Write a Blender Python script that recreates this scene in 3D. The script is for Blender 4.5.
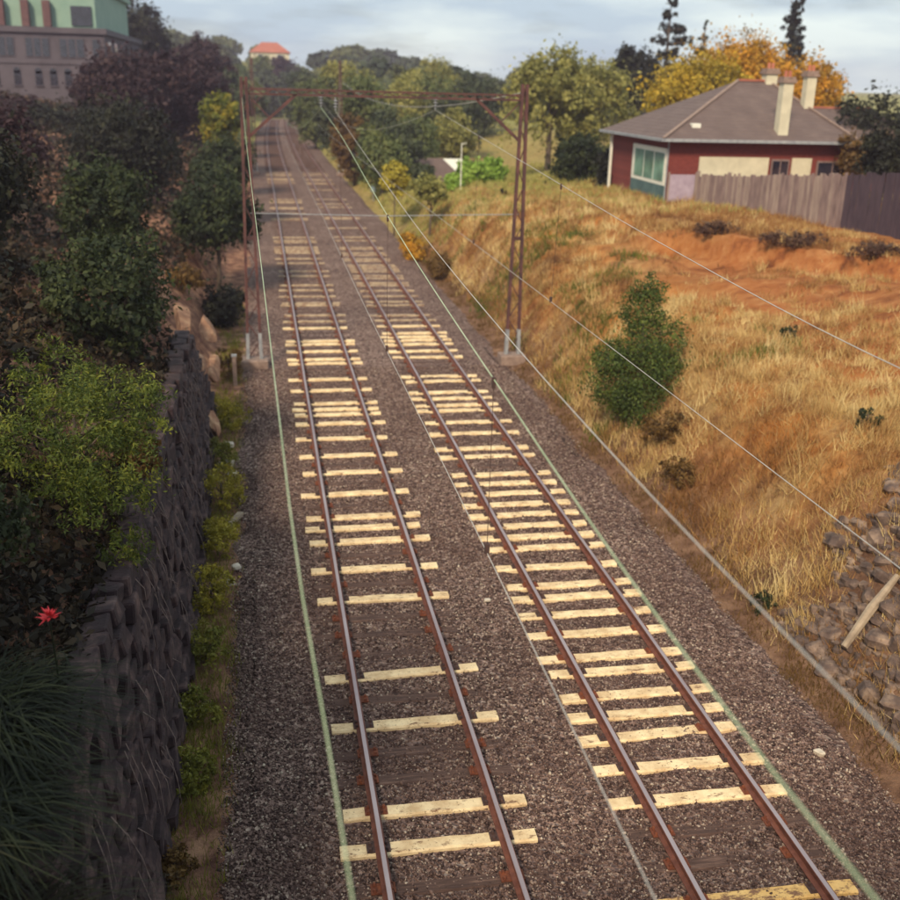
import bpy, bmesh, math, random
import numpy as np
from mathutils import Vector, Matrix
for o in list(bpy.data.objects): bpy.data.objects.remove(o)
random.seed(7); RNG = np.random.default_rng(7)
S = bpy.context.scene; COL = S.collection; PI = math.pi; R = math.radians

# ---------------------------------------------------------------- camera
cd = bpy.data.cameras.new('camera'); cam = bpy.data.objects.new('camera', cd); COL.objects.link(cam); S.camera = cam
CAMZ = 9.15; PITCH = R(19.467); YAW = R(-10.528); ROLL = R(1.547)
cam.location = (0, 0, CAMZ)
cam.rotation_euler = (Matrix.Rotation(YAW, 4, 'Z') @ Matrix.Rotation(PI/2-PITCH, 4, 'X') @ Matrix.Rotation(ROLL, 4, 'Z')).to_euler()
cd.sensor_width = 36; cd.lens = 41.6; cd.clip_end = 8000; cd.clip_start = .05
cd.dof.use_dof = True; cd.dof.focus_distance = 13.0; cd.dof.aperture_fstop = .95
# ---------------------------------------------------------------- sky and sun
SUN_EL = R(38); SUN_AZ = R(207)        # azimuth measured clockwise from +Y: behind the camera, to the left
W = bpy.data.worlds.new('World'); S.world = W; W.use_nodes = True
nt = W.node_tree; nt.nodes.clear(); N = nt.nodes.new; K = nt.links.new
out = N('ShaderNodeOutputWorld'); bg = N('ShaderNodeBackground'); sky = N('ShaderNodeTexSky')
sky.sky_type = 'NISHITA'; sky.sun_disc = False; sky.sun_elevation = SUN_EL; sky.sun_rotation = SUN_AZ
sky.air_density = 1.3; sky.dust_density = 2.5; sky.ozone_density = 1.5
tc = N('ShaderNodeTexCoord'); mp = N('ShaderNodeMapping'); mp.inputs['Scale'].default_value = (1.6, 1.6, 7)
K(tc.outputs['Generated'], mp.inputs['Vector'])
no = N('ShaderNodeTexNoise'); no.inputs['Scale'].default_value = 2.2; no.inputs['Detail'].default_value = 6; no.inputs['Roughness'].default_value = .55
K(mp.outputs['Vector'], no.inputs['Vector'])
rp = N('ShaderNodeValToRGB'); rp.color_ramp.elements[0].position = .22; rp.color_ramp.elements[1].position = .5
K(no.outputs['Fac'], rp.inputs['Fac'])
no2 = N('ShaderNodeTexNoise'); no2.inputs['Scale'].default_value = 3.4; no2.inputs['Detail'].default_value = 5
K(mp.outputs['Vector'], no2.inputs['Vector'])
rc = N('ShaderNodeValToRGB'); rc.color_ramp.elements[0].position = .38; rc.color_ramp.elements[1].position = .62
rc.color_ramp.elements[0].color = (11.6, 14.2, 16.2, 1); rc.color_ramp.elements[1].color = (19.0, 21.2, 20.4, 1)
K(no2.outputs['Fac'], rc.inputs['Fac'])
mx = N('ShaderNodeMix'); mx.data_type = 'RGBA'
ml = N('ShaderNodeMath'); ml.operation = 'MULTIPLY'; ml.inputs[1].default_value = .88; K(rp.outputs['Color'], ml.inputs[0])
K(ml.outputs[0], mx.inputs[0]); K(sky.outputs['Color'], mx.inputs[6]); K(rc.outputs['Color'], mx.inputs[7])
K(mx.outputs[2], bg.inputs['Color']); bg.inputs['Strength'].default_value = .055
K(bg.outputs[0], out.inputs['Surface'])
sl = bpy.data.lights.new('sun', 'SUN'); sun = bpy.data.objects.new('sun', sl); COL.objects.link(sun)
sl.energy = 4.3; sl.angle = R(11); sl.color = (1, .82, .58)
sd = Vector((math.sin(SUN_AZ)*math.cos(SUN_EL), math.cos(SUN_AZ)*math.cos(SUN_EL), math.sin(SUN_EL)))
sun.rotation_euler = sd.to_track_quat('Z', 'Y').to_euler()
S.view_settings.view_transform = 'Standard'; S.view_settings.look = 'None'; S.view_settings.exposure = 0; S.view_settings.gamma = 1
S.render.resolution_x = S.render.resolution_y = 1024

# ---------------------------------------------------------------- helpers
def vnoise(x, y, s=0):
    xi = np.floor(x).astype(np.int64); yi = np.floor(y).astype(np.int64); xf = x-xi; yf = y-yi
    def h(a, b):
        n = (a*374761393 + b*668265263 + s*974711) & 0x7fffffff
        n = ((n ^ (n >> 13))*1274126177) & 0x7fffffff
        return ((n ^ (n >> 16)) & 0xffff)/65535.
    u = xf*xf*(3-2*xf); v = yf*yf*(3-2*yf)
    return (h(xi, yi)*(1-u)+h(xi+1, yi)*u)*(1-v) + (h(xi, yi+1)*(1-u)+h(xi+1, yi+1)*u)*v
def fbm(x, y, s=0, o=4):
    x = np.asarray(x, float); y = np.asarray(y, float); t = 0; a = .5; m = 0
    for i in range(o): t = t+a*vnoise(x*2**i+7.3*i, y*2**i-3.1*i, s+i); m += a; a *= .5
    return t/m
def sst(a, b, x): t = np.clip((x-a)/(b-a), 0, 1); return t*t*(3-2*t)

def curve_x(y): return 1.3*(max(0, y-120)/110)**2
def ground_z(x, y, fine=True):
    x = np.asarray(x, float); y = np.asarray(y, float)
    z = np.full(np.broadcast(x, y).shape, -.07)
    cx = 1.3*(np.maximum(0, y-120)/110)**2; x = x-cx
    n = fbm(x*.35, y*.35, 3)-.5; n2 = fbm(x*1.4, y*1.4, 9)-.5
    # left bank: near wall, then a hillside
    d = -1.55-x
    h0 = 3.0*(1-sst(25, 29, y))                                  # the retaining wall
    wall = h0*sst(0, .42, d)
    rise = np.where(d > .4, (d-.4)*.62, 0) + (1-h0/3)*sst(0, 2.2, d)*1.6
    lim = 5.2+2.2*sst(40, 100, y)
    rise = lim*(1-np.exp(-rise/lim*1.1))
    L = wall+rise + np.where(d > .5, n*1.0+n2*.35, 0)
    # right bank: a steep foot, then a gentle slope to a flat field
    e = x-8.65 - .25*(fbm(y*.6, y*0+3, 5)-.5)
    gw = 9.5-6.5*sst(26, 54, y)
    Rr = 2.2*sst(-.25, 2.9, e) + 1.75*np.clip((e-1.2)/gw, 0, 1)
    Rr = Rr - .9*sst(46, 60, y)*sst(0, 6, e)*(1-sst(14, 22, x))
    Rr = Rr + np.where(e > .3, (n*.7+n2*.42+(fbm(x*3.1, y*3.1, 15)-.5)*.16)*sst(.3, 2, e)*(1-.6*sst(14, 20, x)*sst(28, 40, y)), 0)
    sc = ((x-16.8)*6+(y-37.5)*4.1)/7.27 + 1.2*(fbm(x*.5, y*.5, 17)-.5)
    Rr = Rr - .75*(1-sst(-.12, .12, sc))*sst(-5.5, -.1, sc)*sst(13.5, 16, x)*sst(23, 28, y)
    z = np.where(d > 0, z+L, z); z = np.where(e > -.25, z+Rr, z)
    z = z - 2.3*sst(66, 86, y)*sst(9.5, 12, x)*(1-sst(110, 150, y))*(1-sst(24, 34, x))
    # far hillside
    far = sst(130, 420, y)*9 + sst(420, 1500, y)*7 - sst(90, 260, y)*5*sst(25, 60, x)
    side = sst(8, 40, np.abs(x-3)); z = z+far*np.maximum(side, sst(300, 340, y))
    return z
def gz1(x, y): return float(ground_z(np.array([x]), np.array([y]))[0])

def mesh_np(name, v, f, mat=None, attr=None, smooth=False):
    """v (n,3), f (m,k) faces of k corners; attr per-face float called rnd"""
    me = bpy.data.meshes.new(name); v = np.asarray(v, np.float32); f = np.asarray(f, np.int32); m, k = f.shape
    me.vertices.add(len(v)); me.vertices.foreach_set('co', v.ravel())
    me.loops.add(m*k); me.loops.foreach_set('vertex_index', f.ravel())
    me.polygons.add(m); me.polygons.foreach_set('loop_start', np.arange(0, m*k, k, dtype=np.int32))
    me.polygons.foreach_set('loop_total', np.full(m, k, np.int32))
    if smooth: me.polygons.foreach_set('use_smooth', np.ones(m, bool))
    if attr is not None:
        a = me.attributes.new('rnd', 'FLOAT', 'FACE'); a.data.foreach_set('value', np.asarray(attr, np.float32))
    me.update(calc_edges=True)
    if mat: me.materials.append(mat)
    return me
def link(name, me, parent=None, loc=None):
    o = bpy.data.objects.new(name, me); COL.objects.link(o)
    if parent: o.parent = parent
    if loc is not None: o.location = loc
    return o
def tag(o, label=None, cat=None, group=None, kind=None):
    if label: o['label'] = label
    if cat: o['category'] = cat
    if group: o['group'] = group
    if kind: o['kind'] = kind
    return o
def thing(name, label, cat, loc=(0, 0, 0), rz=0, group=None):
    o = bpy.data.objects.new(name, None); COL.objects.link(o); o.location = loc; o.rotation_euler.z = rz
    o.empty_display_size = .2
    return tag(o, label, cat, group)

class MB:
    def __init__(s): s.v = []; s.f = []
    def add(s, v, f): b = len(s.v); s.v += [tuple(p) for p in v]; s.f += [tuple(i+b for i in q) for q in f]; return s
    def box(s, c, d, rz=0, taper=1.0, ry=0):
        m = Matrix.Rotation(rz, 3, 'Z') @ Matrix.Rotation(ry, 3, 'Y'); v = []
        for z in (-1, 1):
            for x, y in ((-1, -1), (1, -1), (1, 1), (-1, 1)):
                t = taper if z > 0 else 1
                v.append(Vector(c)+m @ Vector((x*d[0]/2*t, y*d[1]/2*t, z*d[2]/2)))
        return s.add(v, [(0, 3, 2, 1), (4, 5, 6, 7), (0, 1, 5, 4), (1, 2, 6, 5), (2, 3, 7, 6), (3, 0, 4, 7)])
    def tube(s, pts, r, n=6):
        pts = [Vector(p) for p in pts]; rr = r if isinstance(r, (list, tuple)) else [r]*len(pts); v = []; f = []
        for i, p in enumerate(pts):
            t = (pts[min(i+1, len(pts)-1)]-pts[max(i-1, 0)]).normalized()
            a = t.cross(Vector((0, 0, 1)) if abs(t.z) < .9 else Vector((1, 0, 0))).normalized(); b = t.cross(a)
            for k in range(n):
                an = 2*PI*k/n; v.append(p+(a*math.cos(an)+b*math.sin(an))*rr[i])
        for i in range(len(pts)-1):
            for k in range(n): f.append((i*n+k, i*n+(k+1) % n, (i+1)*n+(k+1) % n, (i+1)*n+k))
        f.append(tuple(range(n))[::-1]); f.append(tuple((len(pts)-1)*n+k for k in range(n)))
        return s.add(v, f)
    def bar(s, a, b, w, h=None):
        """rectangular bar between two points"""
        h = h or w; a = Vector(a); b = Vector(b); t = (b-a).normalized()
        u = t.cross(Vector((0, 0, 1)) if abs(t.z) < .95 else Vector((0, 1, 0))).normalized(); q = t.cross(u)
        v = [p+u*i*w/2+q*j*h/2 for p in (a, b) for i, j in ((-1, -1), (1, -1), (1, 1), (-1, 1))]
        return s.add(v, [(0, 3, 2, 1), (4, 5, 6, 7), (0, 1, 5, 4), (1, 2, 6, 5), (2, 3, 7, 6), (3, 0, 4, 7)])
    def build(s, name, mat, parent=None, bevel=0, smooth=False, loc=None):
        me = bpy.data.meshes.new(name); me.from_pydata([tuple(p) for p in s.v], [], s.f)
        bm = bmesh.new(); bm.from_mesh(me)
        if bevel: bmesh.ops.bevel(bm, geom=list(bm.edges), offset=bevel, segments=1, affect='EDGES')
        bmesh.ops.recalc_face_normals(bm, faces=bm.faces); bm.to_mesh(me); bm.free()
        if smooth:
            for p in me.polygons: p.use_smooth = True
        me.materials.append(mat); return link(name, me, parent, loc)

# ---------------------------------------------------------------- materials
def newmat(name):
    m = bpy.data.materials.new(name); m.use_nodes = True; t = m.node_tree; t.nodes.clear()
    o = t.nodes.new('ShaderNodeOutputMaterial'); b = t.nodes.new('ShaderNodeBsdfPrincipled'); t.links.new(b.outputs[0], o.inputs[0])
    return m, t, b, o
def ramp(t, src, stops):
    r = t.nodes.new('ShaderNodeValToRGB'); e = r.color_ramp.elements
    while len(e) < len(stops): e.new(.5)
    for i, (p, c) in enumerate(stops): e[i].position = p; e[i].color = (*c, 1)
    t.links.new(src, r.inputs[0]); return r.outputs[0]
def noise(t, scale, detail=4, rough=.55, vec=None, stretch=None, obj=False):
    n = t.nodes.new('ShaderNodeTexNoise'); n.inputs['Scale'].default_value = scale
    n.inputs['Detail'].default_value = detail; n.inputs['Roughness'].default_value = rough
    if vec is None:
        if obj: vec = t.nodes.new('ShaderNodeTexCoord').outputs['Object']
        else: vec = t.nodes.new('ShaderNodeNewGeometry').outputs['Position']
    if stretch:
        mp = t.nodes.new('ShaderNodeMapping'); mp.inputs['Scale'].default_value = stretch; t.links.new(vec, mp.inputs[0]); vec = mp.outputs[0]
    t.links.new(vec, n.inputs['Vector']); return n.outputs['Fac']
def mixc(t, fac, a, b):
    m = t.nodes.new('ShaderNodeMix'); m.data_type = 'RGBA'
    for s, i in ((fac, 0), (a, 6), (b, 7)):
        if hasattr(s, 'is_output'): t.links.new(s, m.inputs[i])
        elif i == 0: m.inputs[0].default_value = s
        else: m.inputs[i].default_value = (*s, 1)
    return m.outputs[2]
def bump(t, b, h, dist, strength=1):
    n = t.nodes.new('ShaderNodeBump'); n.inputs['Distance'].default_value = dist; n.inputs['Strength'].default_value = strength
    t.links.new(h, n.inputs['Height']); t.links.new(n.outputs[0], b.inputs['Normal'])
def surf(name, stops, scale=4, rough=.85, bmp=.01, stretch=None, metal=0, detail=5, obj=False, bscale=None):
    m, t, b, o = newmat(name)
    n = noise(t, scale, detail, .6, stretch=stretch, obj=obj)
    t.links.new(ramp(t, n, stops), b.inputs['Base Color'])
    b.inputs['Roughness'].default_value = rough; b.inputs['Metallic'].default_value = metal
    if bmp: bump(t, b, noise(t, bscale or scale*3, 4, .6, stretch=stretch, obj=obj), bmp)
    return m
def leafmat(name, stops, trans=.25, rough=.6, pos=None):
    """each leaf takes its own tone of the plant's colours"""
    m, t, b, o = newmat(name)
    a = t.nodes.new('ShaderNodeAttribute'); a.attribute_name = 'rnd'
    n = noise(t, pos or 1.2, 2, .5)
    ad = t.nodes.new('ShaderNodeMath'); ad.operation = 'ADD'; t.links.new(a.outputs['Fac'], ad.inputs[0]); t.links.new(n, ad.inputs[1])
    s = t.nodes.new('ShaderNodeMath'); s.operation = 'MULTIPLY_ADD'; s.inputs[1].default_value = .62; s.inputs[2].default_value = -.12; t.links.new(ad.outputs[0], s.inputs[0])
    c = ramp(t, s.outputs[0], stops); t.links.new(c, b.inputs['Base Color']); b.inputs['Roughness'].default_value = rough
    b.inputs['Specular IOR Level'].default_value = .25
    tr = t.nodes.new('ShaderNodeBsdfTranslucent'); t.links.new(c, tr.inputs['Color'])
    ms = t.nodes.new('ShaderNodeMixShader'); ms.inputs[0].default_value = trans
    t.links.new(b.outputs[0], ms.inputs[1]); t.links.new(tr.outputs[0], ms.inputs[2]); t.links.new(ms.outputs[0], o.inputs[0])
    return m
M = {}
M['dark'] = leafmat('dark_foliage', [(0, (.010, .008, .010)), (.5, (.022, .024, .016)), (1, (.05, .052, .024))])
M['green'] = leafmat('green_foliage', [(0, (.008, .012, .007)), (.5, (.025, .037, .014)), (1, (.08, .095, .03))])
M['bright'] = leafmat('bright_foliage', [(0, (.022, .035, .01)), (.5, (.08, .11, .018)), (1, (.25, .25, .035))])
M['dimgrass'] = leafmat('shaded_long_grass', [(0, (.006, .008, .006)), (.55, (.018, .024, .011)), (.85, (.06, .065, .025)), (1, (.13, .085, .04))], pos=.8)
M['lime'] = leafmat('lime_foliage', [(0, (.12, .2, .03)), (.5, (.24, .38, .06)), (1, (.38, .5, .1))])
M['olive'] = leafmat('olive_foliage', [(0, (.10, .105, .03)), (.5, (.25, .245, .07)), (1, (.45, .40, .13))])
M['yellow'] = leafmat('yellow_foliage', [(0, (.16, .14, .02)), (.5, (.4, .33, .04)), (1, (.6, .5, .08))])
M['yelgreen'] = leafmat('yellowing_foliage', [(0, (.03, .045, .012)), (.5, (.13, .15, .02)), (1, (.52, .36, .03))], pos=.5)
M['bushgreen'] = leafmat('bush_foliage', [(0, (.022, .035, .012)), (.5, (.07, .105, .022)), (1, (.19, .21, .04))], pos=1.0)
M['redleaf'] = leafmat('red_foliage', [(0, (.12, .02, .02)), (.5, (.24, .04, .03)), (1, (.35, .07, .04))])
M['orange'] = leafmat('orange_foliage', [(0, (.12, .085, .02)), (.42, (.42, .24, .025)), (1, (.8, .36, .03))], pos=.45)
M['maroon'] = leafmat('maroon_foliage', [(0, (.02, .010, .016)), (.5, (.045, .024, .030)), (1, (.085, .05, .045))])
M['goldgreen'] = leafmat('gold_green_foliage', [(0, (.10, .085, .015)), (.5, (.38, .28, .03)), (1, (.72, .46, .04))], pos=.5)
M['heath'] = leafmat('dark_heath_foliage', [(0, (.04, .018, .018)), (.5, (.10, .055, .04)), (1, (.2, .12, .07))])
M['brown'] = leafmat('brown_foliage', [(0, (.05, .03, .012)), (.5, (.14, .08, .025)), (1, (.24, .14, .04))])
M['straw'] = leafmat('dry_grass', [(0, (.12, .045, .02)), (.3, (.32, .16, .055)), (.65, (.54, .37, .15)), (1, (.76, .63, .34))], trans=.15, pos=.5)
M['weed'] = leafmat('weed_foliage', [(0, (.08, .09, .015)), (.5, (.2, .2, .03)), (1, (.36, .3, .05))])
M['weed2'] = leafmat('yellow_green_weed', [(0, (.09, .09, .015)), (.5, (.33, .28, .03)), (1, (.62, .5, .06))])
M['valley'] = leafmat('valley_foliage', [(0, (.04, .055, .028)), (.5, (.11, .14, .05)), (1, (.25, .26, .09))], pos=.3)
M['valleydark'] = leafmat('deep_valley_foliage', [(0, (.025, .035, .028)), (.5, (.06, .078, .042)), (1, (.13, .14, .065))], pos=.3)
M['bark'] = surf('bark', [(.3, (.06, .045, .035)), (.7, (.15, .11, .085))], 6, .95, .02, (1, 1, .3))
M['rail'] = surf('rusty_rail', [(.3, (.10, .032, .022)), (.7, (.2, .07, .045))], 9, .75, .003)
M['steel'] = surf('worn_rail_top', [(.3, (.36, .27, .28)), (.7, (.52, .42, .42))], 3, .38, 0, (1, .2, 1), metal=.7)
M['rust'] = surf('rust', [(.3, (.09, .025, .015)), (.7, (.24, .07, .03))], 14, .9, .004)
M['darkiron'] = surf('dark_iron', [(.3, (.035, .02, .02)), (.7, (.10, .05, .04))], 14, .8, .003)
M['mast'] = surf('rusty_painted_steel', [(.35, (.05, .022, .024)), (.65, (.12, .045, .04))], 2.5, .8, .003)
M['grey_metal'] = surf('grey_metal', [(.35, (.2, .21, .24)), (.65, (.34, .35, .37))], 4, .6, .002)
M['wire'] = surf('pale_wire', [(.4, (.42, .40, .38)), (.6, (.5, .47, .44))], 3, .55, 0, metal=.1)
M['patina'] = surf('green_copper_wire', [(.4, (.33, .42, .26)), (.6, (.43, .5, .34))], 3, .6, 0)
M['cream'] = None
def cream(name, lo, hi, st):
    m, t, b, o = newmat(name)
    n = noise(t, 3.5, 6, .65, obj=False); f = noise(t, 40, 4, .6)
    c = mixc(t, ramp(t, n, [(.35, (0, 0, 0)), (.62, (1, 1, 1))]), lo, hi)
    stn = noise(t, 5.5, 5, .7, stretch=(1, 2, 1))
    c = mixc(t, ramp(t, stn, [(st, (0, 0, 0)), (st+.1, (1, 1, 1))]), c, (.20, .10, .055))
    c = mixc(t, ramp(t, noise(t, 22, 3, .6), [(.62, (0, 0, 0)), (.7, (.8, .8, .8))]), c, (.16, .08, .045))
    t.links.new(c, b.inputs['Base Color']); b.inputs['Roughness'].default_value = .85; bump(t, b, f, .006); return m
M['cream'] = cream('cream_sleeper', (.58, .40, .22), (.86, .68, .42), .57)
M['creamrust'] = cream('rust_stained_sleeper', (.6, .36, .12), (.75, .5, .2), .5)
M['creamdusty'] = cream('dusty_cream_sleeper', (.26, .18, .12), (.50, .39, .26), .5)
M['oldwood'] = surf('weathered_sleeper_wood', [(.3, (.05, .026, .022)), (.55, (.10, .055, .043)), (.75, (.22, .13, .10))], 5, .95, .012, (.5, 5, 5))
M['wood'] = surf('grey_paling_wood', [(.3, (.13, .085, .085)), (.7, (.27, .19, .175))], 2.2, .9, .004, (3, 3, .6))
M['palelog'] = surf('bleached_wood', [(.3, (.24, .18, .13)), (.7, (.42, .33, .24))], 5, .9, .01, (1, 1, 1))
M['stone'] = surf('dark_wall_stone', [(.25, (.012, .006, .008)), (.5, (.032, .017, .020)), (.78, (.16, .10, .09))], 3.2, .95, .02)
M['rock'] = surf('rubble_stone', [(.28, (.04, .024, .022)), (.5, (.12, .08, .066)), (.75, (.36, .25, .18))], 3.5, .95, .015)
M['slab'] = surf('ochre_sandstone', [(.25, (.13, .055, .035)), (.5, (.3, .15, .085)), (.75, (.52, .33, .2))], 2.4, .95, .02)
M['pale'] = surf('pale_stone', [(.3, (.45, .38, .3)), (.7, (.68, .6, .5))], 8, .9, .006)
M['white'] = surf('white_paint', [(.3, (.66, .65, .58)), (.7, (.8, .79, .7))], 3, .6, .001)
M['render'] = surf('cream_render', [(.3, (.48, .44, .33)), (.7, (.62, .57, .43))], 2, .85, .003)
M['concrete'] = surf('concrete', [(.3, (.18, .12, .1)), (.7, (.32, .23, .19))], 6, .9, .006)
M['teal'] = surf('teal_paint', [(.3, (.05, .10, .11)), (.7, (.10, .17, .17))], 2, .6, .001)
M['lilac'] = surf('lilac_sheet', [(.3, (.30, .23, .3)), (.7, (.42, .34, .42))], 3, .6, .002)
M['mint'] = surf('mint_wall_paint', [(.3, (.17, .28, .23)), (.7, (.24, .35, .29))], .6, .8, .002)
M['institution'] = surf('grey_render', [(.3, (.065, .055, .07)), (.7, (.10, .085, .105))], .5, .9, .004)
M['darkroof'] = surf('dark_openings', [(.3, (.02, .015, .022)), (.7, (.04, .03, .04))], 3, .6, 0)
M['redtile'] = surf('red_roof_tile', [(.3, (.30, .09, .06)), (.7, (.45, .16, .1))], 1, .85, .01)
M['petal'] = surf('red_petals', [(.3, (.6, .02, .03)), (.7, (.85, .05, .06))], 12, .5, 0)
M['blue'] = surf('pale_blue_paint', [(.3, (.35, .48, .6)), (.7, (.45, .58, .68))], 3, .5, 0)
def glassmat(name, c):
    m, t, b, o = newmat(name); n = noise(t, 1.6, 2, .5)
    t.links.new(ramp(t, n, [(.3, c), (.7, tuple(v*2.2 for v in c))]), b.inputs['Base Color'])
    b.inputs['Roughness'].default_value = .08; b.inputs['Specular IOR Level'].default_value = .8; return m
M['glass'] = glassmat('dark_window_glass', (.012, .012, .02)); M['reflectionglass'] = glassmat('green_reflection_glass', (.10, .17, .15))  # west panes: their green reflection is put into the base colour
def brickmat():
    m, t, b, o = newmat('red_brick'); g = t.nodes.new('ShaderNodeTexCoord'); mp = t.nodes.new('ShaderNodeMapping')
    mp.inputs['Rotation'].default_value = (PI/2, 0, 0); t.links.new(g.outputs['Object'], mp.inputs[0])
    br = t.nodes.new('ShaderNodeTexBrick'); br.inputs['Scale'].default_value = 4.2
    br.inputs['Color1'].default_value = (.14, .018, .015, 1); br.inputs['Color2'].default_value = (.19, .03, .022, 1); br.inputs['Mortar'].default_value = (.14, .05, .04, 1)
    t.links.new(mp.outputs[0], br.inputs['Vector']); t.links.new(br.outputs['Color'], b.inputs['Base Color']); b.inputs['Roughness'].default_value = .9
    return m
M['brick'] = brickmat()
def rooftile():
    m, t, b, o = newmat('brown_roof_tile'); g = t.nodes.new('ShaderNodeNewGeometry')
    w = t.nodes.new('ShaderNodeTexWave'); w.bands_direction = 'Z'; w.inputs['Scale'].default_value = 2.2; w.inputs['Distortion'].default_value = .8
    t.links.new(g.outputs['Position'], w.inputs['Vector'])
    n = noise(t, 1.3, 6, .7); f = noise(t, 9, 4, .7)
    c = ramp(t, n, [(.3, (.09, .06, .056)), (.55, (.15, .105, .095)), (.75, (.22, .16, .14))])
    c = mixc(t, f, c, (.11, .075, .07)); t.links.new(c, b.inputs['Base Color']); b.inputs['Roughness'].default_value = .9
    bump(t, b, w.outputs['Fac'], .03); return m
M['tile'] = rooftile()

# terrain: bare earth, dry straw, green far off, by place and noise
def groundmat():
    m, t, b, o = newmat('earth_and_dry_grass'); g = t.nodes.new('ShaderNodeNewGeometry'); sp = t.nodes.new('ShaderNodeSeparateXYZ')
    t.links.new(g.outputs['Position'], sp.inputs[0])
    n1 = noise(t, .35, 6, .6); n2 = noise(t, 2.2, 6, .65); n3 = noise(t, 14, 5, .7)
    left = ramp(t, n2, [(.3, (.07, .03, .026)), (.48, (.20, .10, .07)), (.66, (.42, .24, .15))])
    straw = ramp(t, n2, [(.28, (.13, .06, .025)), (.46, (.3, .17, .07)), (.62, (.45, .29, .12)), (.8, (.58, .42, .2))])
    orange = ramp(t, n2, [(.3, (.22, .075, .02)), (.55, (.42, .17, .045)), (.8, (.55, .3, .12))])
    mo = t.nodes.new('ShaderNodeMapRange'); mo.inputs[1].default_value = .42; mo.inputs[2].default_value = .58; t.links.new(n1, mo.inputs[0])
    right = mixc(t, mo.outputs[0], straw, orange)
    ox = t.nodes.new('ShaderNodeMapRange'); ox.inputs[1].default_value = 12.5; ox.inputs[2].default_value = 15; t.links.new(sp.outputs[0], ox.inputs[0])
    oy = t.nodes.new('ShaderNodeMapRange'); oy.inputs[1].default_value = 44; oy.inputs[2].default_value = 36; t.links.new(sp.outputs[1], oy.inputs[0])
    om = t.nodes.new('ShaderNodeMath'); om.operation = 'MULTIPLY'; t.links.new(ox.outputs[0], om.inputs[0]); t.links.new(oy.outputs[0], om.inputs[1])
    n4 = noise(t, 1.1, 8, .72, stretch=(.6, 1.6, 1)); right = mixc(t, om.outputs[0], right, ramp(t, n4, [(.32, (.12, .04, .022)), (.47, (.33, .12, .042)), (.6, (.42, .19, .075)), (.75, (.56, .34, .16))]))
    green = ramp(t, n2, [(.3, (.14, .14, .04)), (.55, (.3, .28, .09)), (.8, (.48, .42, .17))])
    ft = t.nodes.new('ShaderNodeMapRange'); ft.inputs[1].default_value = 9.1; ft.inputs[2].default_value = 10.6; t.links.new(sp.outputs[0], ft.inputs[0])
    soil = ramp(t, n2, [(.3, (.09, .045, .03)), (.5, (.2, .11, .07)), (.72, (.32, .19, .12))])
    right = mixc(t, ft.outputs[0], soil, right)
    ry = t.nodes.new('ShaderNodeMapRange'); ry.inputs[1].default_value = 15.5; ry.inputs[2].default_value = 17.5; t.links.new(sp.outputs[1], ry.inputs[0])
    right = mixc(t, ry.outputs[0], soil, right)
    fy = t.nodes.new('ShaderNodeMapRange'); fy.inputs[1].default_value = 56; fy.inputs[2].default_value = 70; t.links.new(sp.outputs[1], fy.inputs[0])
    fx = t.nodes.new('ShaderNodeMapRange'); fx.inputs[1].default_value = 3; fx.inputs[2].default_value = 5; t.links.new(sp.outputs[0], fx.inputs[0])
    right = mixc(t, fy.outputs[0], right, mixc(t, n1, straw, green))
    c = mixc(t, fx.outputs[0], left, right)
    hz = t.nodes.new('ShaderNodeMapRange'); hz.inputs[1].default_value = 110; hz.inputs[2].default_value = 160; t.links.new(sp.outputs[1], hz.inputs[0])
    c = mixc(t, hz.outputs[0], c, green)
    t.links.new(c, b.inputs['Base Color']); b.inputs['Roughness'].default_value = .95; b.inputs['Specular IOR Level'].default_value = .1
    bump(t, b, n3, .06); return m
M['ground'] = groundmat()
def ballastmat():
    m, t, b, o = newmat('ballast'); v = t.nodes.new('ShaderNodeTexVoronoi'); v.inputs['Scale'].default_value = 17
    g = t.nodes.new('ShaderNodeNewGeometry'); t.links.new(g.outputs['Position'], v.inputs['Vector'])
    s = t.nodes.new('ShaderNodeSeparateColor'); t.links.new(v.outputs['Color'], s.inputs[0])
    c = ramp(t, s.outputs[0], [(0, (.035, .02, .018)), (.5, (.17, .11, .095)), (.85, (.3, .2, .17)), (1, (.45, .34, .28))])
    n = noise(t, .45, 5, .6); c = mixc(t, ramp(t, n, [(.4, (0, 0, 0)), (.7, (.55, .55, .55))]), c, (.085, .048, .042))
    t.links.new(c, b.inputs['Base Color']); b.inputs['Roughness'].default_value = .95; b.inputs['Specular IOR Level'].default_value = .15
    bump(t, b, v.outputs['Distance'], .04); return m
M['ballast'] = ballastmat()
def stonemat():
    m, t, b, o = newmat('ballast_stones'); a = t.nodes.new('ShaderNodeAttribute'); a.attribute_name = 'rnd'
    c = ramp(t, a.outputs['Fac'], [(0, (.03, .018, .018)), (.45, (.13, .082, .07)), (.8, (.24, .155, .13)), (.96, (.42, .33, .27)), (1, (.62, .52, .42))])
    n = noise(t, .45, 5, .6); c = mixc(t, ramp(t, n, [(.4, (0, 0, 0)), (.7, (.55, .55, .55))]), c, (.085, .048, .042))
    t.links.new(c, b.inputs['Base Color']); b.inputs['Roughness'].default_value = .9; b.inputs['Specular IOR Level'].default_value = .2; return m
M['stones'] = stonemat()

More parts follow.
